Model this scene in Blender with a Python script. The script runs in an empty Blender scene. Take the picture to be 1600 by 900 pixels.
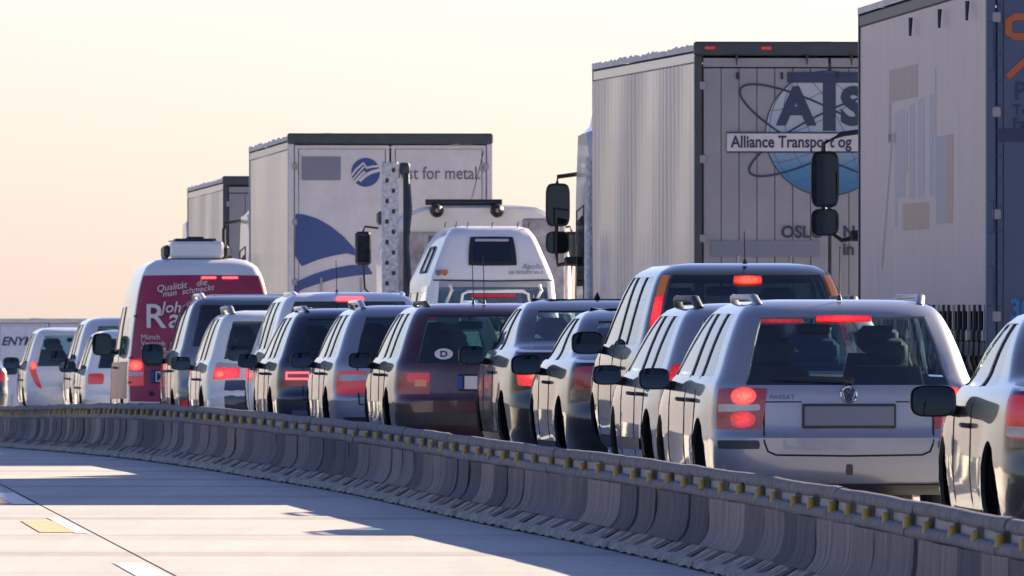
import bpy, math, random
import numpy as np
from mathutils import Vector, Matrix
random.seed(7)
R = math.radians
SC = bpy.context.scene
COL = SC.collection

# ------------------------------------------------------------------ camera, sky, sun, exposure
F = 20000.0                      # focal length in pixels of a 1600 px wide frame (450 mm on 36 mm)
cam_d = bpy.data.cameras.new('camera'); cam = bpy.data.objects.new('camera', cam_d); COL.objects.link(cam)
cam_d.sensor_width = 36; cam_d.lens = 450; cam_d.clip_start = 1; cam_d.clip_end = 20000
cam.location = (0, 0, 1.40); cam.rotation_euler = (R(90) + 28 / F, 0, 0)
cam_d.dof.use_dof = True; cam_d.dof.focus_distance = 88; cam_d.dof.aperture_fstop = 26
SC.camera = cam
SUN_EL, SUN_AZ = 21.5, 46.0      # azimuth from +Y (view direction) towards +X (right)
w = bpy.data.worlds.new('World'); SC.world = w; w.use_nodes = True
nt = w.node_tree; bg = nt.nodes['Background']
sky = nt.nodes.new('ShaderNodeTexSky'); sky.sky_type = 'NISHITA'; sky.sun_disc = False
sky.sun_elevation = R(SUN_EL); sky.sun_rotation = R(SUN_AZ); sky.altitude = 400
sky.air_density = 0.95; sky.dust_density = 1.05; sky.ozone_density = 1.0
tint = nt.nodes.new('ShaderNodeMix'); tint.data_type = 'RGBA'; tint.blend_type = 'MULTIPLY'; tint.inputs[0].default_value = 1; tint.inputs[7].default_value = (.765, .765, 1.05, 1)
nt.links.new(sky.outputs[0], tint.inputs[6]); nt.links.new(tint.outputs[2], bg.inputs[0]); bg.inputs[1].default_value = 0.05
sun_d = bpy.data.lights.new('sun', 'SUN'); sun = bpy.data.objects.new('sun', sun_d); COL.objects.link(sun)
sun_d.energy = 5.0; sun_d.angle = R(0.6); sun_d.color = (1.0, 0.82, 0.58)
sdir = Vector((math.sin(R(SUN_AZ)) * math.cos(R(SUN_EL)), math.cos(R(SUN_AZ)) * math.cos(R(SUN_EL)), math.sin(R(SUN_EL))))
sun.rotation_euler = sdir.to_track_quat('Z', 'Y').to_euler()
SC.view_settings.view_transform = 'Standard'; SC.view_settings.look = 'None'
SC.view_settings.exposure = 1.85; SC.view_settings.gamma = 1.0
SC.cycles.max_bounces = 8; SC.cycles.transparent_max_bounces = 12
SC.cycles.use_denoising = True

# ------------------------------------------------------------------ helpers
def pchip(xs, ys):
    xs = [float(v) for v in xs]; ys = [float(v) for v in ys]; n = len(xs)
    h = [xs[i+1]-xs[i] for i in range(n-1)]; dl = [(ys[i+1]-ys[i])/h[i] for i in range(n-1)]
    m = [0.0]*n; m[0] = dl[0]; m[-1] = dl[-1]
    for i in range(1, n-1):
        if dl[i-1]*dl[i] > 0:
            w1 = 2*h[i]+h[i-1]; w2 = h[i]+2*h[i-1]
            m[i] = (w1+w2)/(w1/dl[i-1]+w2/dl[i])
    def f(x):
        if x <= xs[0]: return ys[0]
        if x >= xs[-1]: return ys[-1]
        i = 0
        while xs[i+1] < x: i += 1
        t = (x-xs[i])/h[i]; t2 = t*t; t3 = t2*t
        return (2*t3-3*t2+1)*ys[i]+(t3-2*t2+t)*h[i]*m[i]+(-2*t3+3*t2)*ys[i+1]+(t3-t2)*h[i]*m[i+1]
    return f

def sstep(t): t = min(1, max(0, t)); return t*t*(3-2*t)
def ground_z(d):
    z = -0.52*sstep((d-105)/85)
    if d > 203: z -= 0.0235*(d-203)*sstep((d-203)/60)
    return z
LANE = 0.0775
def lane_x(d, u=0.0): return 2.1 - LANE*(d-80) + u
YAW = math.atan(LANE)

def empty(name, loc=(0,0,0), rz=0.0, rx=0.0):
    o = bpy.data.objects.new(name, None); COL.objects.link(o)
    o.location = loc; o.rotation_euler = (rx, 0, rz); o.empty_display_size = 0.2
    return o
def tag(o, label, cat, group=None):
    o['label'] = label; o['category'] = cat
    if group: o['group'] = group
    return o
def link(name, me, parent=None, loc=None, rot=None, scale=None):
    o = bpy.data.objects.new(name, me); COL.objects.link(o)
    if parent: o.parent = parent
    if loc is not None: o.location = loc
    if rot is not None: o.rotation_euler = rot
    if scale is not None: o.scale = scale
    return o

class MB:
    def __init__(s): s.v = []; s.f = []; s.m = []
    def add(s, vs, fs, mi=0):
        b = len(s.v); s.v += [tuple(p) for p in vs]
        s.f += [tuple(i+b for i in f) for f in fs]; s.m += [mi]*len(fs); return s
    def box(s, c, d, mi=0, bev=0.0, taper=None):
        x, y, z = c; a, b, e = d[0]/2, d[1]/2, d[2]/2
        if bev <= 0:
            vs = [(x+i*a, y+j*b, z+k*e) for k in (-1,1) for j in (-1,1) for i in (-1,1)]
            return s.add(vs, [(0,2,3,1),(4,5,7,6),(0,1,5,4),(2,6,7,3),(0,4,6,2),(1,3,7,5)], mi)
        bev = min(bev, a*.95, b*.95, e*.95); vs = []; idx = {}
        for k in (-1,1):
            for j in (-1,1):
                for i in (-1,1):
                    idx[i,j,k] = len(vs)
                    vs += [(x+i*a, y+j*(b-bev), z+k*(e-bev)), (x+i*(a-bev), y+j*b, z+k*(e-bev)), (x+i*(a-bev), y+j*(b-bev), z+k*e)]
        fs = []
        for i in (-1,1): q = [idx[i,j,k] for j,k in ((-1,-1),(1,-1),(1,1),(-1,1))]; fs.append(tuple(q if i>0 else q[::-1]))
        for j in (-1,1): q = [idx[i,j,k]+1 for i,k in ((-1,-1),(1,-1),(1,1),(-1,1))]; fs.append(tuple(q[::-1] if j>0 else q))
        for k in (-1,1): q = [idx[i,j,k]+2 for i,j in ((-1,-1),(1,-1),(1,1),(-1,1))]; fs.append(tuple(q if k>0 else q[::-1]))
        for k in (-1,1):
            for j in (-1,1): fs.append((idx[-1,j,k]+1, idx[1,j,k]+1, idx[1,j,k]+2, idx[-1,j,k]+2))
            for i in (-1,1): fs.append((idx[i,-1,k], idx[i,1,k], idx[i,1,k]+2, idx[i,-1,k]+2))
        for j in (-1,1):
            for i in (-1,1): fs.append((idx[i,j,-1], idx[i,j,1], idx[i,j,1]+1, idx[i,j,-1]+1))
        for key in idx: q = idx[key]; fs.append((q, q+1, q+2))
        return s.add(vs, fs, mi)
    def tube(s, pts, r, n=8, mi=0, caps=True):
        pts = [Vector(p) for p in pts]; rs = r if isinstance(r, (list, tuple)) else [r]*len(pts); rings = []
        up = Vector((0,0,1)); vs = []
        for i, p in enumerate(pts):
            t = (pts[min(i+1, len(pts)-1)]-pts[max(i-1, 0)]).normalized()
            u = up if abs(t.dot(up)) < .95 else Vector((1,0,0))
            a = t.cross(u).normalized(); b = a.cross(t)
            vs += [p + (a*math.cos(2*math.pi*k/n)+b*math.sin(2*math.pi*k/n))*rs[i] for k in range(n)]
        fs = [(i*n+k, i*n+(k+1)%n, (i+1)*n+(k+1)%n, (i+1)*n+k) for i in range(len(pts)-1) for k in range(n)]
        if caps: fs += [tuple(range(n))[::-1], tuple((len(pts)-1)*n+k for k in range(n))]
        return s.add(vs, fs, mi)
    def lathe_x(s, prof, n=28, mi=0):          # prof: list of (x, r), revolved round the X axis
        vs = [(x, r*math.cos(2*math.pi*k/n), r*math.sin(2*math.pi*k/n)) for x, r in prof for k in range(n)]
        fs = [(i*n+k, (i+1)*n+k, (i+1)*n+(k+1)%n, i*n+(k+1)%n) for i in range(len(prof)-1) for k in range(n)]
        return s.add(vs, fs, mi)
    def grid(s, rows, mi=0, flip=False):
        nr, nc = len(rows), len(rows[0]); vs = [p for r in rows for p in r]
        fs = [(i*nc+j, i*nc+j+1, (i+1)*nc+j+1, (i+1)*nc+j) for i in range(nr-1) for j in range(nc-1)]
        if flip: fs = [f[::-1] for f in fs]
        return s.add(vs, fs, mi)
    def poly(s, pts, y0, y1, mi=0):            # polygon in x,z extruded along y
        n = len(pts)
        vs = [(p[0], y0, p[1]) for p in pts] + [(p[0], y1, p[1]) for p in pts]
        fs = [tuple(range(n)), tuple(range(2*n-1, n-1, -1))] + [(i, i+n, (i+1)%n+n, (i+1)%n) for i in range(n)]
        return s.add(vs, fs, mi)
    def mesh(s, name, mats, smooth=None):
        me = bpy.data.meshes.new(name); me.from_pydata(s.v, [], s.f)
        for m in (mats if isinstance(mats, (list, tuple)) else [mats]): me.materials.append(m)
        if any(s.m): me.polygons.foreach_set('material_index', s.m)
        if smooth is not None:
            me.polygons.foreach_set('use_smooth', [True]*len(me.polygons)); me.set_sharp_from_angle(angle=R(smooth))
        me.update(); return me
    def build(s, name, mats, parent=None, smooth=None, **kw): return link(name, s.mesh(name, mats, smooth), parent, **kw)

# ------------------------------------------------------------------ materials
def nodes(name):
    m = bpy.data.materials.new(name); m.use_nodes = True; t = m.node_tree
    return m, t, t.nodes['Principled BSDF']
def ramp(t, stops):
    r = t.nodes.new('ShaderNodeValToRGB'); e = r.color_ramp.elements
    while len(e) < len(stops): e.new(0.5)
    for k, (p, c) in enumerate(stops): e[k].position = p; e[k].color = (*c, 1) if len(c) == 3 else c
    return r
def coords(t, scale=(1,1,1), kind='Object'):
    c = t.nodes.new('ShaderNodeTexCoord'); mp = t.nodes.new('ShaderNodeMapping'); mp.inputs['Scale'].default_value = scale
    t.links.new(c.outputs[kind], mp.inputs[0]); return mp.outputs[0]
def noise(t, vec, scale, detail=4, rough=.55):
    n = t.nodes.new('ShaderNodeTexNoise'); n.inputs['Scale'].default_value = scale; n.inputs['Detail'].default_value = detail
    n.inputs['Roughness'].default_value = rough; t.links.new(vec, n.inputs['Vector']); return n.outputs['Fac']
def bump(t, b, h, strength, dist=.01):
    n = t.nodes.new('ShaderNodeBump'); n.inputs['Strength'].default_value = strength; n.inputs['Distance'].default_value = dist
    t.links.new(h, n.inputs['Height']); t.links.new(n.outputs[0], b.inputs['Normal'])
def paint(name, col, metal=0.0, rough=.35, coat=1.0, dirt=.25, dirtcol=(.30,.27,.23)):
    m, t, b = nodes(name)
    v = coords(t, (1,1,1)); n1 = noise(t, v, 3.0, 6, .65)
    r = ramp(t, [(.38, tuple(c*(1-dirt*.1) for c in col)), (.75, tuple(c*(1-dirt)+d*dirt for c, d in zip(col, dirtcol)))])
    t.links.new(n1, r.inputs[0]); t.links.new(r.outputs[0], b.inputs['Base Color'])
    b.inputs['Metallic'].default_value = metal; b.inputs['Roughness'].default_value = rough
    b.inputs['Coat Weight'].default_value = coat; 
    rr = ramp(t, [(.3, (.015,)*3), (.8, (.07,)*3)]); t.links.new(noise(t, v, 7.0, 5, .7), rr.inputs[0]); t.links.new(rr.outputs[0], b.inputs['Coat Roughness'])
    return m
def plain(name, col, rough=.6, metal=0.0, var=.15, scale=6.0, bmp=0.0, coat=0.0):
    m, t, b = nodes(name); v = coords(t)
    n = noise(t, v, scale, 6, .65)
    r = ramp(t, [(.3, tuple(c*(1-var) for c in col)), (.7, tuple(min(1, c*(1+var)) for c in col))])
    t.links.new(n, r.inputs[0]); t.links.new(r.outputs[0], b.inputs['Base Color'])
    b.inputs['Roughness'].default_value = rough; b.inputs['Metallic'].default_value = metal; b.inputs['Coat Weight'].default_value = coat
    if bmp: bump(t, b, noise(t, v, scale*6, 4, .7), bmp, .01)
    return m
def emit(name, col, strength, base=(.3,.01,.012), core=0.0):
    m, t, b = nodes(name); b.inputs['Base Color'].default_value = (*base, 1); b.inputs['Roughness'].default_value = .2
    b.inputs['Emission Color'].default_value = (*col, 1); b.inputs['Emission Strength'].default_value = strength
    b.inputs['Coat Weight'].default_value = .8
    vo = t.nodes.new('ShaderNodeTexVoronoi'); vo.inputs['Scale'].default_value = 55; c = t.nodes.new('ShaderNodeTexCoord'); t.links.new(c.outputs['Object'], vo.inputs['Vector'])
    r1 = ramp(t, [(.0, (1.15,)*3), (.7, (.55,)*3)]); t.links.new(vo.outputs['Distance'], r1.inputs[0]); bump(t, b, vo.outputs['Distance'], .35, .004)
    if core:
        sub = t.nodes.new('ShaderNodeVectorMath'); sub.operation = 'SUBTRACT'; sub.inputs[1].default_value = (.5,.5,.5); t.links.new(c.outputs['Generated'], sub.inputs[0])
        mu0 = t.nodes.new('ShaderNodeVectorMath'); mu0.operation = 'MULTIPLY'; mu0.inputs[1].default_value = (1, 0, 1); t.links.new(sub.outputs[0], mu0.inputs[0])
        ln = t.nodes.new('ShaderNodeVectorMath'); ln.operation = 'LENGTH'; t.links.new(mu0.outputs[0], ln.inputs[0])
        mr = t.nodes.new('ShaderNodeMapRange'); mr.interpolation_type = 'SMOOTHSTEP'; mr.inputs[1].default_value = .05; mr.inputs[2].default_value = .62; mr.inputs[3].default_value = strength; mr.inputs[4].default_value = strength*(1-core); t.links.new(ln.outputs['Value'], mr.inputs[0])
        mm = t.nodes.new('ShaderNodeMath'); mm.operation = 'MULTIPLY'; t.links.new(mr.outputs[0], mm.inputs[0]); t.links.new(r1.outputs[0], mm.inputs[1]); t.links.new(mm.outputs[0], b.inputs['Emission Strength'])
    return m
def glassmat(name, tint, ior=1.55):
    m = bpy.data.materials.new(name); m.use_nodes = True; t = m.node_tree; t.nodes.clear()
    o = t.nodes.new('ShaderNodeOutputMaterial'); mx = t.nodes.new('ShaderNodeMixShader'); fr = t.nodes.new('ShaderNodeFresnel')
    fr.inputs['IOR'].default_value = ior
    tr = t.nodes.new('ShaderNodeBsdfTransparent'); tr.inputs[0].default_value = (*tint, 1)
    gl = t.nodes.new('ShaderNodeBsdfGlossy'); gl.inputs['Roughness'].default_value = .02; gl.inputs[0].default_value = (1,1,1,1)
    ge = t.nodes.new('ShaderNodeNewGeometry'); mf = t.nodes.new('ShaderNodeMix'); mf.data_type = 'FLOAT'; mf.inputs[3].default_value = .07
    t.links.new(ge.outputs['Backfacing'], mf.inputs[0]); t.links.new(fr.outputs[0], mf.inputs[2]); t.links.new(mf.outputs[0], mx.inputs[0]); t.links.new(tr.outputs[0], mx.inputs[1]); t.links.new(gl.outputs[0], mx.inputs[2])
    t.links.new(mx.outputs[0], o.inputs[0]); return m
M = {}
M['glass'] = glassmat('tinted_glass', (.60,.76,.80), 1.75); M['glass_dark'] = glassmat('dark_glass', (.10,.13,.14), 1.95)
M['glass_sky'] = glassmat('reflecting_glass', (.2,.25,.28), 2.4); M['glass_green'] = glassmat('green_glass', (.45,.68,.60), 1.9)
M['black'] = plain('black_plastic', (.018,.019,.022), .45); M['rubber'] = plain('rubber', (.015,.015,.016), .75)
M['trim'] = plain('dark_trim', (.03,.032,.036), .5); M['seam'] = plain('panel_gap', (.008,.008,.01), .8)
M['chrome'] = plain('chrome', (.6,.6,.6), .12, 1.0, .05); M['steel'] = plain('dull_steel', (.35,.35,.36), .38, .9, .15)
M['rim'] = plain('alloy_rim', (.45,.45,.46), .35, .85); M['interior'] = plain('seat_fabric', (.045,.05,.06), .85)
M['mirror'] = plain('mirror_glass', (.055,.07,.085), .04, 1.0, .03)
M['lens'] = emit('red_lens', (1,.015,.015), .07, (.22,.004,.009)); M['lens_dark'] = emit('dark_red_lens', (1,.02,.02), .02, (.14,.006,.012))
M['amber'] = emit('amber_lens', (1,.3,.05), .03, (.55,.16,.03)); M['clear_lens'] = plain('clear_lens', (.45,.42,.42), .2, 0, .1, 20, 0, 1)
M['brake'] = emit('lit_brake', (1,.03,.035), .6, core=.6); M['brake_hot'] = emit('lit_bulb', (1,.06,.032), 1.4, core=.85); M['brake_mid'] = emit('lit_lens', (1,.02,.025), .4, core=.8)
M['led'] = emit('led_row', (1,.06,.06), 1.1)
M['plate'] = plain('plate_white', (.62,.63,.64), .4, 0, .06); M['plate_grey'] = plain('plate_slate', (.13,.15,.21), .5, 0, .03)
M['plate_grey2'] = plain('plate_slate_pale', (.17,.19,.25), .5, 0, .03); M['euro'] = plain('euro_blue', (.02,.07,.35), .4, 0, .05)
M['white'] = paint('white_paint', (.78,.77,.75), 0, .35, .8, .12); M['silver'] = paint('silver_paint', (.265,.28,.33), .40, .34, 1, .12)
M['white_car'] = paint('white_car_paint', (.75,.75,.74), 0, .35, 1, .12)
M['champagne'] = paint('champagne_paint', (.20,.175,.155), .45, .33, 1, .15); M['maroon'] = paint('maroon_paint', (.055,.011,.024), .2, .35, 1, .15)
M['darkblue'] = paint('dark_blue_paint', (.014,.024,.048), .4, .35, 1, .12); M['brown'] = paint('dark_brown_paint', (.024,.019,.02), .4, .35, 1, .12)
M['blackcar'] = paint('black_paint', (.009,.009,.012), .2, .3, 1, .08); M['greyblue'] = paint('grey_blue_paint', (.16,.175,.21), .6, .35, 1, .12)
M['bronze'] = paint('bronze_paint', (.075,.060,.050), .45, .33, 1, .15); M['taupe'] = paint('taupe_paint', (.13,.115,.105), .45, .33, 1, .15)
M['crimson'] = paint('crimson_paint', (.34,.016,.060), .0, .5, .25, .1); M['text_white'] = plain('white_print', (.75,.72,.72), .5, 0, .05)
M['navy'] = plain('navy_print', (.010,.026,.080), .45, 0, .1); M['royal'] = plain('royal_blue_print', (.006,.050,.21), .4, 0, .08)
M['slate_print'] = plain('slate_print', (.10,.11,.16), .5, 0, .1)
M['patch'] = plain('grey_sticker', (.175,.185,.24), .55, 0, .03); M['orange'] = plain('orange_print', (.42,.09,.025), .5, 0, .1)
M['cyan'] = plain('cyan_print', (.02,.16,.42), .5, 0, .1); M['red_print'] = plain('red_print', (.45,.03,.04), .5)
M['truck_blue'] = plain('blue_grey_panel', (.05,.08,.15), .45, 0, .08, 2.0)
M['dirty_white'] = plain('dirty_white_panel', (.40,.36,.36), .55, 0, .55, 5.0, .2)
M['fg_white'] = paint('camper_shell', (.72,.72,.73), 0, .4, .6, .1); M['grey_band'] = paint('grey_band', (.30,.31,.35), .2, .4, .5, .1)

# ------------------------------------------------------------------ road surfaces
def mk_concrete():
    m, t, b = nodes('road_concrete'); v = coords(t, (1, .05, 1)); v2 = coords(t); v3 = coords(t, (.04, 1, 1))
    def mul(a_, r_):
        mx = t.nodes.new('ShaderNodeMix'); mx.data_type = 'RGBA'; mx.blend_type = 'MULTIPLY'; mx.inputs[0].default_value = 1
        t.links.new(a_, mx.inputs[6]); t.links.new(r_.outputs[0], mx.inputs[7]); return mx.outputs[2]
    n2 = noise(t, v2, 28, 6, .75)
    r1 = ramp(t, [(.25, (.41,.405,.40)), (.75, (.54,.53,.52))]); t.links.new(noise(t, v, 1.7, 8, .7), r1.inputs[0]); c = r1.outputs[0]
    r2 = ramp(t, [(.3, (.74,.74,.75)), (.7, (1,1,1))]); t.links.new(n2, r2.inputs[0]); c = mul(c, r2)
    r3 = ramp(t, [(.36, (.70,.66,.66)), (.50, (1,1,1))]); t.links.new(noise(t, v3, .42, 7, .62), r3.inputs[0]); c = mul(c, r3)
    r4 = ramp(t, [(.60, (1,1,1)), (.72, (.62,.60,.60))]); t.links.new(noise(t, v2, 1.1, 9, .8), r4.inputs[0]); c = mul(c, r4)
    t.links.new(c, b.inputs['Base Color']); b.inputs['Roughness'].default_value = .75; b.inputs['Specular IOR Level'].default_value = .15; bump(t, b, n2, .35, .004); return m
def mk_grass():
    m, t, b = nodes('verge_grass'); v = coords(t); r = ramp(t, [(.3, (.05,.06,.025)), (.7, (.11,.10,.05))])
    t.links.new(noise(t, v, .8, 8, .7), r.inputs[0]); t.links.new(r.outputs[0], b.inputs['Base Color']); b.inputs['Roughness'].default_value = .9
    bump(t, b, noise(t, v, 9, 6, .7), .6, .1); return m
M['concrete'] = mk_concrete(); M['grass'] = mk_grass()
M['asphalt'] = plain('joint_tar', (.05,.045,.045), .8); M['white_line'] = plain('white_line', (.68,.67,.64), .6, 0, .25, 9); M['yellow_line'] = plain('yellow_line', (.60,.41,.19), .5, 0, .3, 10)
DS = list(range(-60, 40, 20)) + list(range(40, 320, 4)) + [340, 380, 440, 520, 640]
def strip(name, u0, u1, mat, dz=0.0, ds=DS, nu=2, xf=lane_x):
    mb = MB(); mb.grid([[(xf(d, u0+(u1-u0)*k/(nu-1)), d, ground_z(d)+dz) for k in range(nu)] for d in ds]); return mb.build(name, mat)
def struct(o): o['kind'] = 'structure'; return o
# the longitudinal joint lies at X=-1.72 (d 66) .. -4.04 (d 101)
def joint_x(d, u=0): return -1.72 - .0665*(d-66) + u
mb = MB(); D2 = [-400, -100, -60, 40] + list(range(60, 330, 10)) + [400, 640, 1200, 3000]
mb.grid([[(lane_x(d, u), d, ground_z(d)-.06-(0 if abs(u) < 26 else .12*math.sqrt(abs(u)-26))) for u in (-1500, -600, -200, -80, -40, -26, 0, 26, 40, 80, 200, 600, 1500)] for d in D2])
struct(mb.build('terrain', M['grass'], smooth=60))
struct(strip('road_bed', -16.5, 9.2, M['asphalt'], -.025))
BX = pchip([-60, 40, 52, 66, 74.6, 83, 95.7, 105.8, 118, 129, 149, 174, 230, 640], [9.5, 2.92, 2.16, 1.36, .72, 0.0, -1.0, -2.0, -3.1, -4.0, -5.35, -7.0, -11.2, -43])
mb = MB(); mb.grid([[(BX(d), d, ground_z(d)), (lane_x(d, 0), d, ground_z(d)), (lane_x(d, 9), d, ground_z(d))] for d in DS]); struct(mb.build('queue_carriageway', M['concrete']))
# left carriageway: two concrete runs either side of an open joint
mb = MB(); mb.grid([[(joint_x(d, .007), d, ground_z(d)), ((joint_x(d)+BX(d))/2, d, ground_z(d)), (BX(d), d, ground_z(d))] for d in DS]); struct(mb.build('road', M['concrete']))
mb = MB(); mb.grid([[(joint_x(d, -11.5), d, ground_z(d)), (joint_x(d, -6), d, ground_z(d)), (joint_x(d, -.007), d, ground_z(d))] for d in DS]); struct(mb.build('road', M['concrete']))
mbs = MB(); mby = MB()
def dash(mbx, d0, d1, u0, u1, dz=.004, xf=joint_x):
    ds = np.linspace(d0, d1, 6); mbx.grid([[(xf(d, u0), d, ground_z(d)+dz), (xf(d, u1), d, ground_z(d)+dz)] for d in ds])
for d0, d1, u0, u1 in ((44, 50, -.19, -.04), (62.5, 69.6, -.21, -.04), (78.8, 84.6, -.12, -.03), (90.2, 95.6, -.19, -.03), (106, 112, -.19, -.03), (122, 128, -.19, -.03)):
    dash(mbs, d0, d1, u0, u1)
for d0, d1, u0, u1 in ((79.0, 83.2, -.33, -.125), (90.4, 95.2, -.40, -.195)): dash(mby, d0, d1, u0, u1)
struct(mbs.build('lane_marking', M['white_line'])); struct(mby.build('lane_marking', M['yellow_line']))
mbl = MB()
for k in range(-2, 40): dash(mbl, 10+k*12, 16+k*12, 1.85, 2.0, .004, lane_x)
dash(mbl, -60, 300, 5.9, 6.1, .004, lane_x) if False else None
struct(mbl.build('lane_marking', M['white_line']))
mb = MB(); mb.grid([[(lane_x(d, 5.9), d, ground_z(d)+.004), (lane_x(d, 6.1), d, ground_z(d)+.004)] for d in DS]); struct(mb.build('edge_line', M['white_line']))

# ------------------------------------------------------------------ lettering
def text(name, body, size, mat, parent, loc, bold=0.0, shear=0.0, rz=0.0, align='LEFT', sx=1.0, ext=.0012):
    cu = bpy.data.curves.new(name, 'FONT'); cu.body = body; cu.size = size; cu.offset = bold; cu.shear = shear; cu.align_x = align
    cu.extrude = ext; cu.resolution_u = 4
    o = bpy.data.objects.new('tmp', cu); COL.objects.link(o); dg = bpy.context.evaluated_depsgraph_get()
    me = bpy.data.meshes.new_from_object(o.evaluated_get(dg)); bpy.data.objects.remove(o); bpy.data.curves.remove(cu)
    me.materials.clear(); me.materials.append(mat); me.name = name
    o = link(name, me, parent); o.matrix_local = Matrix.Translation(loc) @ Matrix.Rotation(R(90), 4, 'X') @ Matrix.Rotation(rz, 4, 'Z') @ Matrix.Diagonal((sx, 1, 1, 1))
    return o

# ------------------------------------------------------------------ the barrier
def bpath(d): return Vector((BX(d), d, ground_z(d)))
def mk_barrier_mats():
    m, t, b = nodes('barrier_panel'); v = coords(t, (1, 1, 1)); oi = t.nodes.new('ShaderNodeObjectInfo')
    va = t.nodes.new('ShaderNodeVectorMath'); va.operation = 'ADD'; cmb = t.nodes.new('ShaderNodeCombineXYZ'); mu = t.nodes.new('ShaderNodeMath'); mu.operation = 'MULTIPLY'; mu.inputs[1].default_value = 40
    t.links.new(oi.outputs['Random'], mu.inputs[0]); t.links.new(mu.outputs[0], cmb.inputs[0]); t.links.new(v, va.inputs[0]); t.links.new(cmb.outputs[0], va.inputs[1])
    st = t.nodes.new('ShaderNodeMapping'); st.inputs['Scale'].default_value = (1, 9, .8); t.links.new(va.outputs[0], st.inputs[0])
    n1 = noise(t, st.outputs[0], 2.2, 6, .7); r0 = ramp(t, [(0, (.085,.085,.10)), (.35, (.12,.115,.13)), (.6, (.185,.165,.165)), (.8, (.25,.215,.205)), (1, (.32,.275,.255))]); t.links.new(oi.outputs['Random'], r0.inputs[0])
    r1 = ramp(t, [(.34, (.42,.41,.43)), (.60, (1,1,1))]); t.links.new(n1, r1.inputs[0])
    mx = t.nodes.new('ShaderNodeMix'); mx.data_type = 'RGBA'; mx.blend_type = 'MULTIPLY'; mx.inputs[0].default_value = 1
    t.links.new(r0.outputs[0], mx.inputs[6]); t.links.new(r1.outputs[0], mx.inputs[7]); t.links.new(mx.outputs[2], b.inputs['Base Color'])
    b.inputs['Roughness'].default_value = .8; b.inputs['Specular IOR Level'].default_value = .2; bump(t, b, n1, .4, .01); return m
M['panel'] = mk_barrier_mats(); M['rail'] = plain('galvanised_rail', (.14,.133,.142), .75, .0, .5, 11.0, .5)
M['foot'] = plain('foot_plate', (.32,.29,.25), .85, .0, .45, 8.0, .3); M['rust'] = plain('rusty_slot', (.10,.055,.03), .8, 0, .4, 9.0)
M['reflector'] = plain('yellow_reflector', (.33,.215,.02), .4, 0, .3, 12.0); M['core'] = plain('barrier_core', (.25,.24,.24), .7, 0, .2)
bar = empty('crash_barrier', (BX(80), 80, 0)); tag(bar, 'long low grey steel crash barrier with yellow reflectors between the empty road and the queue', 'barrier')
STEP = 1.1; ds = [40.0]
while ds[-1] < 222: ds.append(ds[-1] + STEP*math.cos(YAW))
def frame(d, eps=.4):
    p = bpath(d); t = (bpath(d+eps)-bpath(d-eps)).normalized(); return p, t
prof = [(-.085,.365), (-.086,.30), (-.089,.24), (-.097,.19), (-.114,.15), (-.150,.112)]
def panel_mesh(k):
    rr = random.Random(k); mb = MB(); h = STEP/2-.006
    dent = [(rr.uniform(-h, h), rr.uniform(.14,.34), rr.uniform(-.012,.012)) for _ in range(4)]
    rows = []
    for y in np.linspace(-h, h, 7):
        row = []
        for x, z in prof:
            q = sum(a*math.exp(-((y-b)**2)/.05-((z-c)**2)/.008) for b, c, a in dent); row.append((x+q-.006*math.cos(y/h*1.57), y, z))
        rows.append(row)
    mb.grid(rows)
    for e, r in ((-h, rows[0]), (h, rows[-1])): mb.grid([r, [(x+.03, e, z) for x, _, z in r]])
    return mb.mesh('barrier_panel', M['panel'], 40)
PM = [panel_mesh(k) for k in range(6)]
def foot_mesh(k):
    rr = random.Random(50+k); mb = MB(); h = STEP/2-.02
    a = [(-.14,.112), (-.195,.078), (-.25,.045), (-.262,.012)]
    ys = np.linspace(-h, h, 11); rows = [[(x-(rr.uniform(-.006,.02) if i > 1 else 0), y, z+(rr.uniform(-.005,.005) if 0 < i < 3 else (rr.uniform(-.01,.008) if i == 3 else 0))) for i, (x, z) in enumerate(a)] for y in ys]
    mb.grid(rows)
    for r in (rows[0], rows[-1]): mb.add([*r, (-.14, r[0][1], .0)], [(0,1,2,3,4)])
    # the slot: a dark rusty strip across the plate, skewed a little
    y0 = rr.uniform(-.12,.12); hw = rr.uniform(.13,.19); sl = [(-.150,.110), (-.195,.083), (-.238,.058)]
    mb.grid([[(x, y0-hw+k*.05, z+.002) for k, (x, z) in enumerate(sl)], [(x, y0+hw+k*.05, z+.002) for k, (x, z) in enumerate(sl)]], 1)
    return mb.mesh('foot_plate', [M['foot'], M['rust']])
FM = [foot_mesh(k) for k in range(5)]
mb = MB(); mb.tube([(-.068, 0, -.030), (-.068, 0, -.024), (-.068, 0, .024), (-.068, 0, .030)], [.014,.024,.024,.014], 10); mb.box((-.045, 0, 0), (.04, .03, .09), 1, .004)
REF = mb.mesh('reflector', [M['reflector'], M['rail']], 40)
for i, d in enumerate(ds):
    p, t = frame(d); rz = math.atan2(-t.x, t.y); rx = math.asin(t.z); loc = p - Vector((BX(80), 80, 0))
    rr = random.Random(i)
    link('barrier_panel', PM[i % 6], bar, loc + Vector((rr.uniform(-.008,.008), 0, 0)), (rx, 0, rz + rr.uniform(-.014,.014)))
    link('foot_plate', FM[(i*3) % 5], bar, loc, (rx, 0, rz + rr.uniform(-.012,.012)))
    link('reflector', REF, bar, loc + Vector((rr.uniform(-.006,.006), rr.uniform(-.12,.12), .425+rr.uniform(-.006,.006))), (rr.uniform(-.15,.15), 0, rz + rr.uniform(-.5,.5)))
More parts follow.
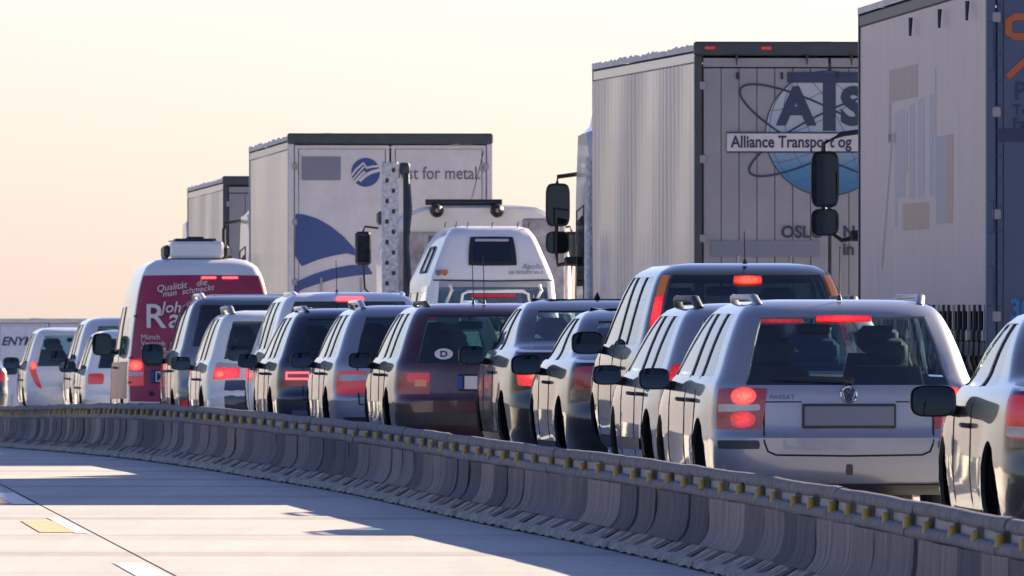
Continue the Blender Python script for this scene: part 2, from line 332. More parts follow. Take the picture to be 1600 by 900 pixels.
for i in range(0, len(ds)-1, 4):
    d0, d1 = ds[i], ds[min(i+4, len(ds)-1)]
    for zc, r, xo, nm in ((.484, .037, -.01, 'upper_rail'), (.385, .033, -.055, 'lower_rail')):
        rr = random.Random(i*2+int(zc*1000)); pts = []; rs = []
        ph = rr.uniform(0, 6)
        for k, d in enumerate(np.linspace(d0, d1+.12, 14)):
            p, t = frame(d); nrm = Vector((t.y, -t.x, 0)).normalized(); q = p + nrm*(xo+.002*math.sin(k*1.7+ph)) - Vector((BX(80), 80, 0)); q.z += zc + .003*math.sin(k*.45+ph)+rr.uniform(-.001,.001)
            pts.append(q); rs.append(r*(1+rr.uniform(-.012,.012))*(1.09 if k < 2 else 1))
        mb = MB(); mb.tube(pts, rs, 12); mb.build(nm, M['rail'], bar, 50)
mb = MB(); rows = []
for d in ds:
    p, t = frame(d); n = Vector((t.y, -t.x, 0)).normalized(); p = p - Vector((BX(80), 80, 0))
    rows.append([p + n*x + Vector((0,0,z)) for x, z in ((-.16,.02), (-.06,.12), (-.04,.36), (-.03,.50), (.03,.50), (.06,.36), (.09,.2), (.16,.11), (.30,.05), (.30,.0))])
mb.grid(rows); mb.build('barrier_core', M['core'], bar, 40)

# ------------------------------------------------------------------ cars
WHEELS = {}
def wheel_meshes(r, wd=.20):
    if (r, wd) in WHEELS: return WHEELS[r, wd]
    mb = MB(); h = wd/2
    mb.lathe_x([(h*.6, r*.62), (h, r*.72), (h, r*.90), (h*.8, r*.985), (h*.3, r), (-h*.3, r), (-h*.8, r*.985), (-h, r*.9), (-h, r*.72), (-h*.6, r*.62)], 30)
    ty = mb.mesh('tyre', M['rubber'], 50)
    mb = MB(); mb.lathe_x([(h*.95, r*.68), (h*.85, r*.66), (h*.3, r*.6), (h*.3, r*.02)], 30)
    for k in range(5):
        a = k*2*math.pi/5; c, s = math.cos(a), math.sin(a)
        for q in (-.07, .07):
            c2, s2 = math.cos(a+q), math.sin(a+q); mb.tube([(h*.75, r*.1*c, r*.1*s), (h*.8, r*.64*c2, r*.64*s2)], r*.05, 6)
    mb.lathe_x([(h*.85, .001), (h*.85, r*.16), (h*.4, r*.2)], 14)
    rm = mb.mesh('rim', M['rim'], 40); WHEELS[r, wd] = (ty, rm); return ty, rm
def add_wheel(root, x, y, r, wd=.20, z=None):
    ty, rm = wheel_meshes(r, wd); e = empty('wheel', (x, y, r if z is None else z)); e.parent = root
    if x < 0: e.rotation_euler = (0, 0, math.pi)
    link('tyre', ty, e); link('rim', rm, e); return e

def mirror_shell(e, size, mat):          # rounded shell, open towards the rear, with its glass set in
    a, b, c = size[0]/2, size[2]/2, size[1]/2; mb = MB(); rows = []
    ex = .55 if size[1] < size[0]*1.4 else .42
    for i in range(9):
        t = i/8; k = math.sqrt(max(0, 1-(t*.98)**2.6)); rows.append([(a*k*math.copysign(abs(math.cos(q))**ex, math.cos(q)), -b+2*b*t, c*k*math.copysign(abs(math.sin(q))**ex, math.sin(q))) for q in np.linspace(0, 2*math.pi, 29)])
    rim = [(x*.88, -b+.012, zz*.90) for x, _, zz in rows[0]]
    mb.grid([rim]+rows); mb.add(rows[-1][:-1], [tuple(range(28))]); mb.build('housing', mat, e, 50)
    g = MB(); g.add([(x*.995, -b+.012, zz*.995) for x, _, zz in rim[:-1]], [tuple(range(28))]); g.build('mirror_glass', M['mirror'], e)

WAGON = [(.22,.76,.16,4.48),(.27,.82,.07,4.58),(.34,.85,.02,4.64),(.48,.868,.0,4.68),(.575,.872,.0,4.67),(.60,.871,.018,4.65),(.63,.870,.032,4.62),(.75,.868,.042,4.45),(.85,.86,.052,3.95),(.915,.845,.072,3.42),(.96,.822,.10,3.28),(1.15,.752,.22,2.88),(1.34,.662,.385,2.45),(1.39,.62,.46,2.25),(1.425,.545,.6,2.05),(1.44,.42,.8,1.85)]
SEDAN = [(.20,.76,.14,4.4),(.26,.82,.06,4.5),(.34,.85,.015,4.54),(.50,.868,0,4.58),(.58,.87,.0,4.56),(.62,.868,.025,4.54),(.75,.865,.035,4.4),(.86,.858,.05,3.9),(.925,.845,.065,3.38),(.97,.825,.10,3.24),(.995,.80,.26,3.16),(1.015,.785,.56,3.1),(1.04,.77,.66,3.04),(1.16,.725,.92,2.8),(1.31,.645,1.24,2.45),(1.36,.60,1.40,2.25),(1.39,.52,1.6,2.05),(1.40,.4,1.85,1.85)]
SUV = [(.30,.76,.16,4.3),(.36,.82,.06,4.42),(.44,.85,.02,4.5),(.58,.868,.0,4.54),(.70,.872,.0,4.53),(.74,.871,.03,4.5),(.85,.868,.04,4.4),(.97,.86,.05,4.0),(1.05,.845,.07,3.5),(1.10,.825,.085,3.36),(1.30,.77,.16,2.98),(1.56,.68,.29,2.48),(1.62,.635,.36,2.28),(1.66,.56,.48,2.08),(1.68,.42,.7,1.9)]
VAN = [(.28,.80,.14,4.7),(.34,.88,.05,4.82),(.42,.925,.0,4.88),(.62,.945,0,4.9),(.72,.945,.02,4.88),(.95,.945,.04,4.7),(1.12,.935,.055,4.3),(1.20,.925,.065,4.05),(1.55,.885,.11,3.6),(1.85,.84,.17,3.2),(2.0,.815,.20,2.98),(2.25,.75,.27,2.6),(2.38,.68,.34,2.4),(2.45,.58,.45,2.25),(2.48,.42,.7,2.1)]

class Car:
    def __init__(s, name, label, cat, X, d, keys, col, kw=1, kz=1, kl=1, yaw=None, group='cars queueing in the lane beside the barrier', n=3.4, cr=(.40,.26), cf=(.55,.2)):
        s.keys = [(z*kz, w_*kw, yr*kl, yf*kl) for z, w_, yr, yf in keys]; zs = [k[0] for k in s.keys]
        s.w = pchip(zs, [k[1] for k in s.keys]); s.yr = pchip(zs, [k[2] for k in s.keys]); s.yf = pchip(zs, [k[3] for k in s.keys])
        s.z0, s.z1 = zs[0], zs[-1]; s.n = n; s.cr, s.cf = cr, cf; s.col = col; s.L = max(k[3] for k in s.keys)
        sl = (ground_z(d+2.5)-ground_z(d))/2.5
        s.root = empty(name, (X, d, ground_z(d)), YAW if yaw is None else yaw, math.atan(sl)); tag(s.root, label, cat, group)
        s.wy = (None, None); s.kz = kz; s.kw = kw; s.kl = kl
    def lerpz(s, pr, z): t = sstep((z-s.z0)/(s.z1-s.z0)*1.6-.35); return pr[0]+(pr[1]-pr[0])*t
    def flare(s, x, y, z):
        ym = s.L/2; f = 1-.055*((y-ym)/ym)**2
        if s.wy[0] is not None:
            for yy in s.wy:
                q = math.hypot(y-yy, (z-s.wr)*1.0); f += .013*math.exp(-((q-s.wr*1.18)/.10)**2)*(1 if z < s.wr*2.6 else 0)
        return x*f
    def rear(s, z, a):                       # a 0 = centre line, 1 = where the flank begins; negative a is the left side
        w_, yr, cr, n = s.w(z), s.yr(z), s.lerpz(s.cr, z), s.n
        sg = -1 if a < 0 else 1; a = abs(a); ex = max(0, a-1); a = min(a, 1); ps = a*math.pi/2; sx, cx = math.sin(ps), max(0, math.cos(ps))
        q = (sx**n+cx**n)**(1/n); x = w_*sx/q; y = yr+cr*(1-cx/q)+ex
        return Vector((sg*s.flare(x, y, z), y, z))
    def front(s, z, a):
        w_, yf, cf, n = s.w(z), s.yf(z), s.lerpz(s.cf, z), 2.6
        sg = -1 if a < 0 else 1; a = abs(a); ps = a*math.pi/2; sx, cx = math.sin(ps), max(0, math.cos(ps)); q = (sx**n+cx**n)**(1/n)
        y = yf-cf*(1-cx/q); return Vector((sg*s.flare(w_*sx/q, y, z), y, z))
    def side(s, z, y, sg): return Vector((sg*s.flare(s.w(z), y, z), y, z))
    def a_of(s, f):                          # rear parameter from the fraction of the half width
        lo, hi = 0, 1
        for _ in range(30):
            m = (lo+hi)/2; ps = m*math.pi/2; x = math.sin(ps)/((math.sin(ps)**s.n+math.cos(ps)**s.n)**(1/s.n))
            lo, hi = (m, hi) if x < f else (lo, m)
        return lo
    def rn(s, z, a):
        e = .004; du = s.rear(z, a+e)-s.rear(z, a-e); dv = s.rear(z+e, a)-s.rear(z-e, a); n_ = du.cross(dv).normalized()
        return n_
    def body(s, belt, top, pillars, rw, wind, wr, wy, wheel_w=.20, glass='glass', rear_glass=None, shell=None):
        """belt/top: side-glass heights; pillars: [(yb, yt) x 2 per pane]; rw: (z0, z1, half-width fraction) or None; wind: (z0, z1)"""
        s.wr, s.wy = wr, wy; kz, kl = 1, 1
        zl = set([k[0] for k in s.keys] + [belt, top, wind[0], wind[1]] + ([rw[0], rw[1]] if rw else []))
        for z in np.arange(s.z0, s.z1, .055*s.z1/1.45):
            if min(abs(z-q) for q in zl) > .02: zl.add(float(z))
        zl = sorted(zl); zl = [z for i, z in enumerate(zl) if i == 0 or z-zl[i-1] > 1e-5]
        aw = s.a_of(rw[2]) if rw else .45
        ra = sorted(set([0, .1, .2, .3, .38, .5, .56, .62, .7, .8, .9, 1.0])); ra = [a for a in ra if abs(a-aw) > .03] + [aw]; ra.sort()
        # side columns: (yb, yt, pane id at start)
        sc = []
        def yb_at(z): return s.yr(z)+s.lerpz(s.cr, z)
        def yf_at(z): return s.yf(z)-s.lerpz(s.cf, z)
        P = pillars; lines = [(P[i][0], P[i][1]) for i in range(len(P))]
        cols = []                             # functions of z giving y, with a region id for the strip that follows
        npre = 3
        def mk(i0, i1, t):                    # between line i0 and i1 (-1 rear start, len front end)
            def ly(i, z):
                if i < 0: return yb_at(z)
                if i >= len(lines): return yf_at(z)
                tt = min(1, max(0, (z-belt)/(top-belt))); return lines[i][0]+(lines[i][1]-lines[i][0])*tt
            def f(z):
                a, b = ly(i0, z), ly(i1, z)
                lo, hi = yb_at(z), yf_at(z)
                y = a+(b-a)*t; return min(max(y, lo+(.002*(i0+2))), hi-.002*(len(lines)-i0+1)*(1-t if i1 >= len(lines) else 1))
            return f
        for i in range(-1, len(lines)):
            nsub = 3 if i == -1 else (8 if i == len(lines)-1 else (5 if i % 2 == 0 else 1))
            for k in range(nsub):
                if i == -1 and k == 0: continue
                cols.append((mk(i, i+1, k/nsub), i))
        fa = [1, .85, .7, .55, .4, .2, 0]
        def outline(z):
            r = [s.rear(z, a) for a in ra] + [s.side(z, f(z), 1) for f, _ in cols] + [s.front(z, a) for a in fa]
            return r
        reg = ['r%d' % k for k in range(len(ra)-1)] + ['p'] + [i for _, i in cols] 
        reg = ['R' if ra[k+1] <= aw+1e-6 else 'r' for k in range(len(ra)-1)]
        reg += [-1] + [i for _, i in cols[1:]] if False else []
        regs = ['R' if ra[k+1] <= aw+1e-6 else 'r' for k in range(len(ra)-1)] + [-1] + [i for _, i in cols] + ['F']*(len(fa)-1)
        # regs[j] describes the strip between column j and j+1
        rowsR = [outline(z) for z in zl]; nc = len(rowsR[0]); assert len(regs) == nc-1, (len(regs), nc)
        # full ring: right columns 0..nc-1 then left columns nc-2..1
        ring = [[p for p in row] + [Vector((-p.x, p.y, p.z)) for p in row[nc-2:0:-1]] for row in rowsR]; NR = len(ring[0])
        def rid(j): return regs[j] if j < nc-1 else regs[NR-1-j]
        mb = MB(); mb.v = [tuple(p) for r in ring for p in r]; panes = {}
        for i in range(len(zl)-1):
            zm = (zl[i]+zl[i+1])/2
            for j in range(NR):
                f = (i*NR+j, i*NR+(j+1) % NR, (i+1)*NR+(j+1) % NR, (i+1)*NR+j); g = rid(j); sd = 'R' if j < nc-1 else 'L'; key = None; mi = 0
                if rw and g == 'R' and rw[0] < zm < rw[1]: key = ('rear_window', '')
                elif isinstance(g, int) and g >= 0 and belt < zm < top and g < len(lines)-1:
                    if g % 2 == 0: key = ('side_window', sd+str(g))
                    else: mi = 1
                elif (g == 'F') and wind[0] < zm < wind[1]: key = ('windshield', '')
                if key: panes.setdefault(key, []).append(f)
                else: mb.f.append(f); mb.m.append(mi)
        for i, fl in ((0, 1), (len(zl)-1, 0)):
            for j in range(nc-1):
                a, b = i*NR+j, i*NR+j+1; c = i*NR+(NR-j-1 if j+1 < nc-1 else j+1); dd = i*NR+(NR-j) % NR if j else i*NR
                c = i*NR+((NR-(j+1)) % NR if j+1 < nc-1 else j+1)
                q = []
                for v in (a, b, c, dd):
                    if v not in q: q.append(v)
                if len(q) > 2: mb.f.append(tuple(q[::-1] if fl else q)); mb.m.append(2 if fl else 0)
        shell = shell or s.col
        me = mb.mesh('body', [shell, M['black'], M['trim']])
        o = link('body', me, s.root)
        # shell thickness, then the wheel arches are cut out
        sm = o.modifiers.new('s', 'SOLIDIFY'); sm.thickness = .022; sm.offset = -1
        dg = bpy.context.evaluated_depsgraph_get(); full = len(o.evaluated_get(dg).data.polygons); done = None
        for kr, x0, solver, selfi in ((1.17, .36, 'EXACT', False), (1.163, .371, 'EXACT', False), (1.178, .347, 'EXACT', False), (1.17, .36, 'EXACT', True), (1.163, .371, 'FAST', False), (1.18, .35, 'FAST', False)):
            cb = MB()
            for y in wy:
                for sg in (-1, 1):
                    rc = wr*kr; n_ = 36; vs = [(sg*x, y+rc*math.cos(2*math.pi*(k+.37)/n_), wr+.0113+rc*math.sin(2*math.pi*(k+.37)/n_)) for x in (x0, 1.3) for k in range(n_)]
                    fs = [(k, (k+1) % n_, n_+(k+1) % n_, n_+k) for k in range(n_)] + [tuple(range(n_))[::-1], tuple(range(n_, 2*n_))]
                    cb.add(vs, fs if sg > 0 else [f[::-1] for f in fs])
            co = cb.build('tmpcut', M['trim'], s.root); bm = o.modifiers.new('b', 'BOOLEAN'); bm.operation = 'DIFFERENCE'; bm.object = co; bm.solver = solver
            if solver == 'EXACT': bm.use_self = selfi
            dg = bpy.context.evaluated_depsgraph_get(); ne = bpy.data.meshes.new_from_object(o.evaluated_get(dg))
            o.modifiers.remove(bm); bpy.data.objects.remove(co); n1 = len(ne.polygons); zt = max((v_.co.z for v_ in ne.vertices), default=0); xl = min((v_.co.x for v_ in ne.vertices), default=0); xr = max((v_.co.x for v_ in ne.vertices), default=0)
            if .82*full < n1 < 1.3*full and zt > s.z1-.02 and abs(xl+xr) < .02 and n1 != full: done = ne; break
        o.modifiers.clear() if done else None
        if done: o.data = done
        ne = o.data; ne.name = 'body'
        ne.polygons.foreach_set('use_smooth', [True]*len(ne.polygons)); ne.set_sharp_from_angle(angle=R(33))
        for (nm, k), fs in panes.items():
            used = sorted(set(v for f in fs for v in f)); ix = {v: q for q, v in enumerate(used)}
            gm = MB(); gm.v = [mb.v[v] for v in used]; gm.f = [tuple(ix[v] for v in f) for f in fs]; gm.m = [0]*len(gm.f)
            gme = gm.mesh(nm, M[rear_glass or glass] if nm == 'rear_window' else M[glass]); gme.polygons.foreach_set('use_smooth', [True]*len(gme.polygons))
            nr = [v.normal.copy() for v in gme.vertices]
            for v, q in zip(gme.vertices, nr): v.co -= q*.007
            link(nm, gme, s.root)
        for y in wy:
            for sg in (-1, 1): add_wheel(s.root, sg*(s.w(wr)*.985-wheel_w/2-.055), y, wr, wheel_w)
        s.belt, s.top, s.pill, s.rwz = belt, top, pillars, rw
        return s
    def patch(s, name, quad, mat, off=.008, parent=None, r=.3, sides=(-1, 1), res=(9, 7), depth=.02):
        """quad: (a_bl, z_bl), (a_br, z_br), (a_tr, z_tr), (a_tl, z_tl) laid over the rear, mirrored for each side"""
        out = []
        for sg in sides:
            mb = MB(); rows = []; low = []
            for j in range(res[1]):
                rw_, lw = [], []
                for i in range(res[0]):
                    u, v = -1+2*i/(res[0]-1), -1+2*j/(res[1]-1)
                    U = (u*math.sqrt(1-r*v*v/2)+1)/2; V = (v*math.sqrt(1-r*u*u/2)+1)/2
                    (a0, z0), (a1, z1), (a2, z2), (a3, z3) = quad
                    a = (a0*(1-U)+a1*U)*(1-V)+(a3*(1-U)+a2*U)*V; z = (z0*(1-U)+z1*U)*(1-V)+(z3*(1-U)+z2*U)*V
                    a *= sg; n_ = s.rn(z, a); p = s.rear(z, a); rw_.append(p+n_*off); lw.append(p+n_*(off-depth))
                rows.append(rw_); low.append(lw)
            mb.grid(rows, 0, sg < 0)
            edge = rows[0] + [r_[-1] for r_ in rows[1:]] + rows[-1][-2::-1] + [r_[0] for r_ in rows[-2:0:-1]]
            lo = low[0] + [r_[-1] for r_ in low[1:]] + low[-1][-2::-1] + [r_[0] for r_ in low[-2:0:-1]]
            mb.grid([edge+[edge[0]], lo+[lo[0]]], 0, sg > 0)
            out.append(mb.build(name, mat, parent if not isinstance(parent, (list, tuple)) else parent[0 if sg == sides[0] else 1], 40))
            if parent is None: out[-1].parent = s.root
        return out
    def seam(s, pts, r=.0045, mat=None, name='panel_gap', off=.0005):
        mb = MB(); pp = []
        for k in range(len(pts)-1):
            for q in range(6): t = q/6; pp.append((pts[k][0]+(pts[k+1][0]-pts[k][0])*t, pts[k][1]+(pts[k+1][1]-pts[k][1])*t))
        pp.append(pts[-1]); mb.tube([s.rear(z, a)+s.rn(z, a)*off for a, z in pp], r, 5)
        return mb.build(name, mat or M['seam'], s.root, 60)
    def side_seams(s):
        zb, zt = s.belt, max(s.z0+.08, .28)
        for yb in s.door_lines:
            for sg in (-1, 1):
                mb = MB(); mb.tube([s.side(z, yb, sg)+Vector((sg*.0004, 0, 0)) for z in np.linspace(zt, zb, 8)], .004, 5); mb.build('panel_gap', M['seam'], s.root)
    def mirrors(s, y, z, size=(.20,.14,.12), mat=None, out=.16):
        for sg in (-1, 1):
            p = s.side(z, y, sg); e = empty('mirror', p+Vector((sg*out, 0, 0))); e.parent = s.root; e.rotation_euler = (0, 0, -sg*.10)
            a, b, c = size[0]/2, size[2]/2, size[1]/2; mirror_shell(e, size, mat or M['black'])
            f = MB(); f.tube([(-sg*a*.6, .0, -c*.45), (-sg*(out+.02), .035, -c*.75)], [.035,.03], 8); f.build('mirror_arm', M['black'], e, 50)
    def handles(s, ys, z, mat=None):
        for y in ys:
            for sg in (-1, 1):
                p = s.side(z, y, sg); mb = MB(); mb.tube([p+Vector((0,-.09,0)), p+Vector((sg*.035,-.06,.004)), p+Vector((sg*.035,.06,.006)), p+Vector((0,.09,.002))], .014, 6); mb.build('door_handle', mat or M['black'], s.root, 50)
    def rails(s, y0, y1, mat, h=.055, r=.016, inset=.06, feet=True):
        z = s.top+.045*s.kz
        for sg in (-1, 1):
            pts = []
            for t in np.linspace(0, 1, 15):
                y = y0+(y1-y0)*t; k = min(1, min(t, 1-t)*9); hh = h*(1-(1-k)**2.5); x = sg*(s.w(z)-inset); pts.append((x*(1-.10*(abs(t-.5)*2)**3), y, z+hh+.0*t))
            mb = MB(); mb.tube(pts, [r*(1.5 if i in (0, 1, 13, 14) else 1) for i in range(15)], 8)
            mb.build('roof_rail', mat, s.root, 50)
    def plate(s, z, w_=.52, h=.11, mats=('plate',), recess=None, band=True, x0=0.0, frame_=True, txt=None):
        p = s.rear(z, 0); y = min(s.rear(z-h/2, 0).y, s.rear(z+h/2, 0).y)
        e = empty('licence_plate', (x0, y, z)); e.parent = s.root
        if frame_: mb = MB(); mb.box((0, -.006, 0), (w_+.03, .022, h+.035), 0, .006); mb.build('plate_frame', M['black'], e)
        if len(mats) == 2:
            mb = MB(); mb.box((-w_*.24, -.019, 0), (w_*.5, .006, h)); mb.build('plate_face', M[mats[0]], e)
            mb = MB(); mb.box((w_*.255, -.019, 0), (w_*.47, .006, h)); mb.build('plate_face', M[mats[1]], e)
        else: mb = MB(); mb.box((.02 if band else 0, -.019, 0), (w_-(.04 if band else 0), .006, h)); mb.build('plate_face', M[mats[0]], e)
        if band: mb = MB(); mb.box((-w_/2+.0, -.0195, 0), (.04, .006, h)); mb.build('country_band', M['euro'], e)
        if txt: text('plate_lettering', txt, h*.95, M['navy'], e, (-w_/2+.045, -.024, -h*.33), .002)
        return e
    def wiper(s, z, ln=.5, sg=1):
        n_ = s.rn(z, 0); p = s.rear(z, 0); mb = MB(); mb.tube([p+n_*.03, s.rear(z+.015, sg*.18)+s.rn(z, .1)*.028, s.rear(z+.02, sg*.36)+s.rn(z, .2)*.022], [.014,.009,.007], 6); mb.box(p+n_*.012, (.07,.04,.05), 0, .012); mb.build('wiper', M['black'], s.root, 50)
    def antenna(s, y, x=0, h=.28, lean=.12):
        z = s.z1-.005; mb = MB(); mb.tube([(x, y, z), (x, y, z+.035)], [.018,.008], 8); mb.tube([(x, y, z+.03), (x-.01, y-lean, z+h)], .0045, 6); mb.build('antenna', M['black'], s.root, 50)
    def fin(s, y):
        z = s.z1-.008; mb = MB(); mb.add([(-.03,y,z),(.03,y,z),(0,y-.02,z+.07),(-.03,y+.16,z),(.03,y+.16,z),(0,y+.02,z+.065)], [(0,1,2),(3,5,4),(0,2,5,3),(1,4,5,2)]); mb.build('antenna', M['black'], s.root)
    def brake_bar(s, z, f, mat='brake', h=.025, off=.01):
        a = s.a_of(f); s.patch('high_brake_light', [(-a, z-h/2), (a, z-h/2), (a, z+h/2), (-a, z+h/2)], M[mat], off, None, .2, (1,))
    def insides(s, y_front, z_seat=.30, head=None, rear_y=None, hr=True):
        head = head or s.top-.13
        def seat(x, y, wd, hh):
            e = empty('seat', (x, y, z_seat)); e.parent = s.root
            mb = MB(); rows = []
            for t in np.linspace(0, 1, 6):
                zz = (hh-z_seat)*t; ww = wd/2*(1-.25*t**3); yy = -.18*t
                rows.append([(ww*math.cos(q), yy+.07*math.sin(q), zz) for q in np.linspace(0, 2*math.pi, 13)])
            mb.grid(rows); mb.add(rows[-1][:-1], [tuple(range(12))]); mb.box((0, .22, .0), (wd, .5, .16), 0, .05); mb.build('backrest', M['interior'], e, 50)
            if hr: mb = MB(); mb.box((0, -.2, hh-z_seat+.09), (.27, .1, .17), 0, .045); mb.tube([(-.06,-.19,hh-z_seat-.03), (-.06,-.19,hh-z_seat+.06)], .008, 5); mb.tube([(.06,-.19,hh-z_seat-.03), (.06,-.19,hh-z_seat+.06)], .008, 5); mb.build('headrest', M['interior'], e, 50)
        for x in (-.37, .37): seat(x*s.kw, y_front, .50, head-.12)
        if rear_y is not None:
            for x in (-.36, .36): seat(x*s.kw, rear_y, .58, head-.2)
        yd = s.yf(s.belt)-.55; mb = MB(); mb.box((0, yd, s.belt-.10), (1.3*s.kw, .4, .2), 0, .06); mb.build('dashboard', M['interior'], s.root, 50)
        mb = MB(); mb.box((0, s.yf(s.top)-.12, s.top-.10), (.24, .04, .07), 0, .02); mb.tube([(0, s.yf(s.top)-.1, s.top-.08), (0, s.yf(s.top)-.02, s.top+.02)], .01, 6); mb.build('rear_view_mirror', M['black'], s.root, 50)
    def bumper_strip(s, z0, z1, a=.75, mat='trim', off=.004): s.patch('bumper_trim', [(-a, z0), (a, z0), (a, z1), (-a, z1)], M[mat], off, None, .05, (1,), (25, 4))

def shift(P, k): return [(a*k, b*k) for a, b in P]
PW = [(.60,.84),(1.24,1.20),(1.30,1.26),(1.86,1.82),(1.94,1.88),(2.98,2.18)]
PS = [(1.22,1.60),(1.88,1.84),(1.96,1.90),(2.92,2.16)]
PSUV = [(.56,.70),(1.20,1.18),(1.26,1.24),(1.86,1.84),(1.93,1.90),(3.05,2.20)]

def wagon(name, label, cat, X, d, col, kw=1, kz=1, kl=1, rw=(.905,1.335,.80), glass='glass', rg=None, seats=True, handle=.80, mirror=.93, hm=None, keys=WAGON, P=PW, belt=.955, top=1.35, wind=(.975,1.35), wr=.315, wy=(.98,3.66), mm=None, msize=(.20,.14,.12), n=3.4, group='cars queueing in the lane beside the barrier', yaw=None, cr=(.40,.26)):
    c = Car(name, label, cat, X, d, keys, M[col], kw, kz, kl, yaw, group, n, cr)
    c.body(belt*kz, top*kz, shift(P, kl), (rw[0]*kz, rw[1]*kz, rw[2]) if rw else None, (wind[0]*kz, wind[1]*kz), wr, (wy[0]*kl, wy[1]*kl), glass=glass, rear_glass=rg)
    fr = [i for i in range(1, len(P)-1, 2)]
    c.door_lines = [P[i][0]*kl+.04 for i in fr] + [P[-1][0]*kl+.02]; c.side_seams()
    c.handles([P[i][0]*kl+.14 for i in fr[-2:]], handle*kz, hm); c.mirrors(P[-1][0]*kl-.28, mirror*kz, msize, mm)
    for sg in (-1, 1):
        mb = MB(); y0_, y1_ = wy[0]*kl+wr*1.25, wy[1]*kl-wr*1.25; zz = c.z0
        mb.grid([[c.side(z, y, sg)+Vector((sg*.008, 0, 0)) for y in np.linspace(y0_, y1_, 10)] for z in (zz+.03, zz+.07, zz+.12)], 0, sg < 0); mb.build('sill_trim', M['trim'], c.root, 60)
    if seats: c.insides(P[-2][0]*kl+.1, rear_y=P[2][0]*kl+.1 if len(P) > 4 else P[0][0]*kl+.25)
    return c

# --- silver wagon (nearest complete car)
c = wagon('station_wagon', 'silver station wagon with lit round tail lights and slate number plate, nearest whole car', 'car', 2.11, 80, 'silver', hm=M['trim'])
a1, a2 = c.a_of(.655), .70
tl = c.patch('tail_light', [(a1, .625), (a2, .625), (a2+.01, .885), (a1-.02, .885)], M['lens_dark'], .008, None, .12)
for t_, sg in zip(tl, (-1, 1)):
    for zc, mt in ((.835, 'brake_hot'), (.69, 'brake_mid')):
        ac = c.a_of(.80); c.patch('bulb', [(ac-.065, zc-.055), (ac+.075, zc-.055), (ac+.075, zc+.055), (ac-.065, zc+.055)], M[mt], .0115, t_, .95, (sg,))
    c.patch('clear_segment', [(a1+.01, .745), (a2-.02, .735), (a2-.02, .785), (a1+.01, .785)], M['clear_lens'], .0098, t_, .2, (sg,))
c.brake_bar(1.318, .27, 'brake', .028, .014)
at = c.a_of(.645)
c.seam([(-at, .86), (-at, .55), (-at+.015, .49), (-at+.05, .468), (0, .462), (at-.05, .468), (at-.015, .49), (at, .55), (at, .86)], .006)
c.seam([(-at, .80), (-c.a_of(.36), .80)], .004); c.seam([(c.a_of(.36), .80), (at, .80)], .004)
c.patch('bumper_insert', [(c.a_of(.68), .505), (.70, .505), (.70, .56), (c.a_of(.68), .56)], M['trim'], .003, None, .15)
c.patch('plate_recess', [(-c.a_of(.36), .635), (c.a_of(.36), .635), (c.a_of(.35), .80), (-c.a_of(.35), .80)], M['silver'], .004, None, .1, (1,), (15, 7))
c.plate(.712, .56, .118, ('plate_grey',), band=False)
p = c.rear(.845, 0); n_ = c.rn(.845, 0)
bd = empty('badge', p+n_*.012); bd.parent = c.root
mb = MB(); mb.tube([(.05*math.cos(q), 0, .05*math.sin(q)) for q in np.linspace(0, 2*math.pi, 25)], .006, 6); mb.build('badge_ring', M['chrome'], bd, 50)
mb = MB(); mb.tube([(-.016, 0, .046), (0, 0, .008), (.016, 0, .046)], .005, 5); mb.tube([(-.042, 0, .018), (-.02, 0, -.042), (0, 0, .0), (.02, 0, -.042), (.042, 0, .018)], .005, 5); mb.build('badge_emblem', M['chrome'], bd, 50)
mb = MB(); mb.poly([(.046*math.cos(q), .046*math.sin(q)) for q in np.linspace(0, 2*math.pi, 20)[:-1]], .004, .010); mb.build('badge_disc', M['navy'], bd)
text('model_lettering', 'PASSAT', .036, M['slate_print'], c.root, (-.50, c.rear(.82, .3).y-.006, .818), 0, 0, sx=1.35)
c.rails(.62, 2.2, M['steel'], .06, .018, .05); c.wiper(.925, .5, -1); c.antenna(.62, 0, .34, .14)
c.patch('tow_cover', [(-.018,.345), (.018,.345), (.016,.41), (-.016,.41)], M['trim'], .006, None, .3, (1,))
c.bumper_strip(.225, .285, .6, 'black', .01)

# --- champagne car at the right edge
c = wagon('sedan', 'bronze car cut off by the right edge of the picture, large dark wing mirror', 'car', 3.40, 66, 'bronze', keys=SEDAN, P=PS, rw=(1.06,1.30,.80), belt=.985, top=1.32, wind=(1.0,1.32), wy=(.98,3.62), kz=.99, handle=.77, mirror=.90, msize=(.25,.17,.14), hm=M['trim'], n=3.0, cr=(.5,.26), yaw=.0556)
t_ = c.patch('tail_light', [(.42, .70), (.80, .72), (.86, .94), (.44, .93)], M['lens'], .008, None, .25)
for e_, sg in zip(t_, (-1, 1)): c.patch('clear_segment', [(.44, .71), (.78, .73), (.79, .78), (.44, .77)], M['clear_lens'], .0105, e_, .2, (sg,))
c.plate(.62, mats=('plate',)); c.seam([(-.42, .93), (-.42, .62), (0, .60), (.42, .62), (.42, .93)]); c.fin(2.0)

# --- second silver wagon
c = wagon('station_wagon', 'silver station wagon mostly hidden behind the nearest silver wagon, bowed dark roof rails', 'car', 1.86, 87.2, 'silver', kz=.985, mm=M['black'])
t_ = c.patch('tail_light', [(c.a_of(.70), .66), (.72, .66), (.70, 1.0), (c.a_of(.78), 1.0)], M['brake_mid'], .008, None, .2)
c.rails(.62, 2.2, M['trim'], .075, .022, .03); c.plate(.72, mats=('plate',)); c.brake_bar(1.30, .25); c.bumper_strip(.42, .50)
for sg in (-1, 1):
    mb = MB(); mb.grid([[c.side(z, y, sg)+Vector((sg*.012, 0, 0)) for y in np.linspace(1.4, 3.2, 8)] for z in (.40, .44, .48)], 0, sg < 0); mb.build('side_moulding', M['trim'], c.root)

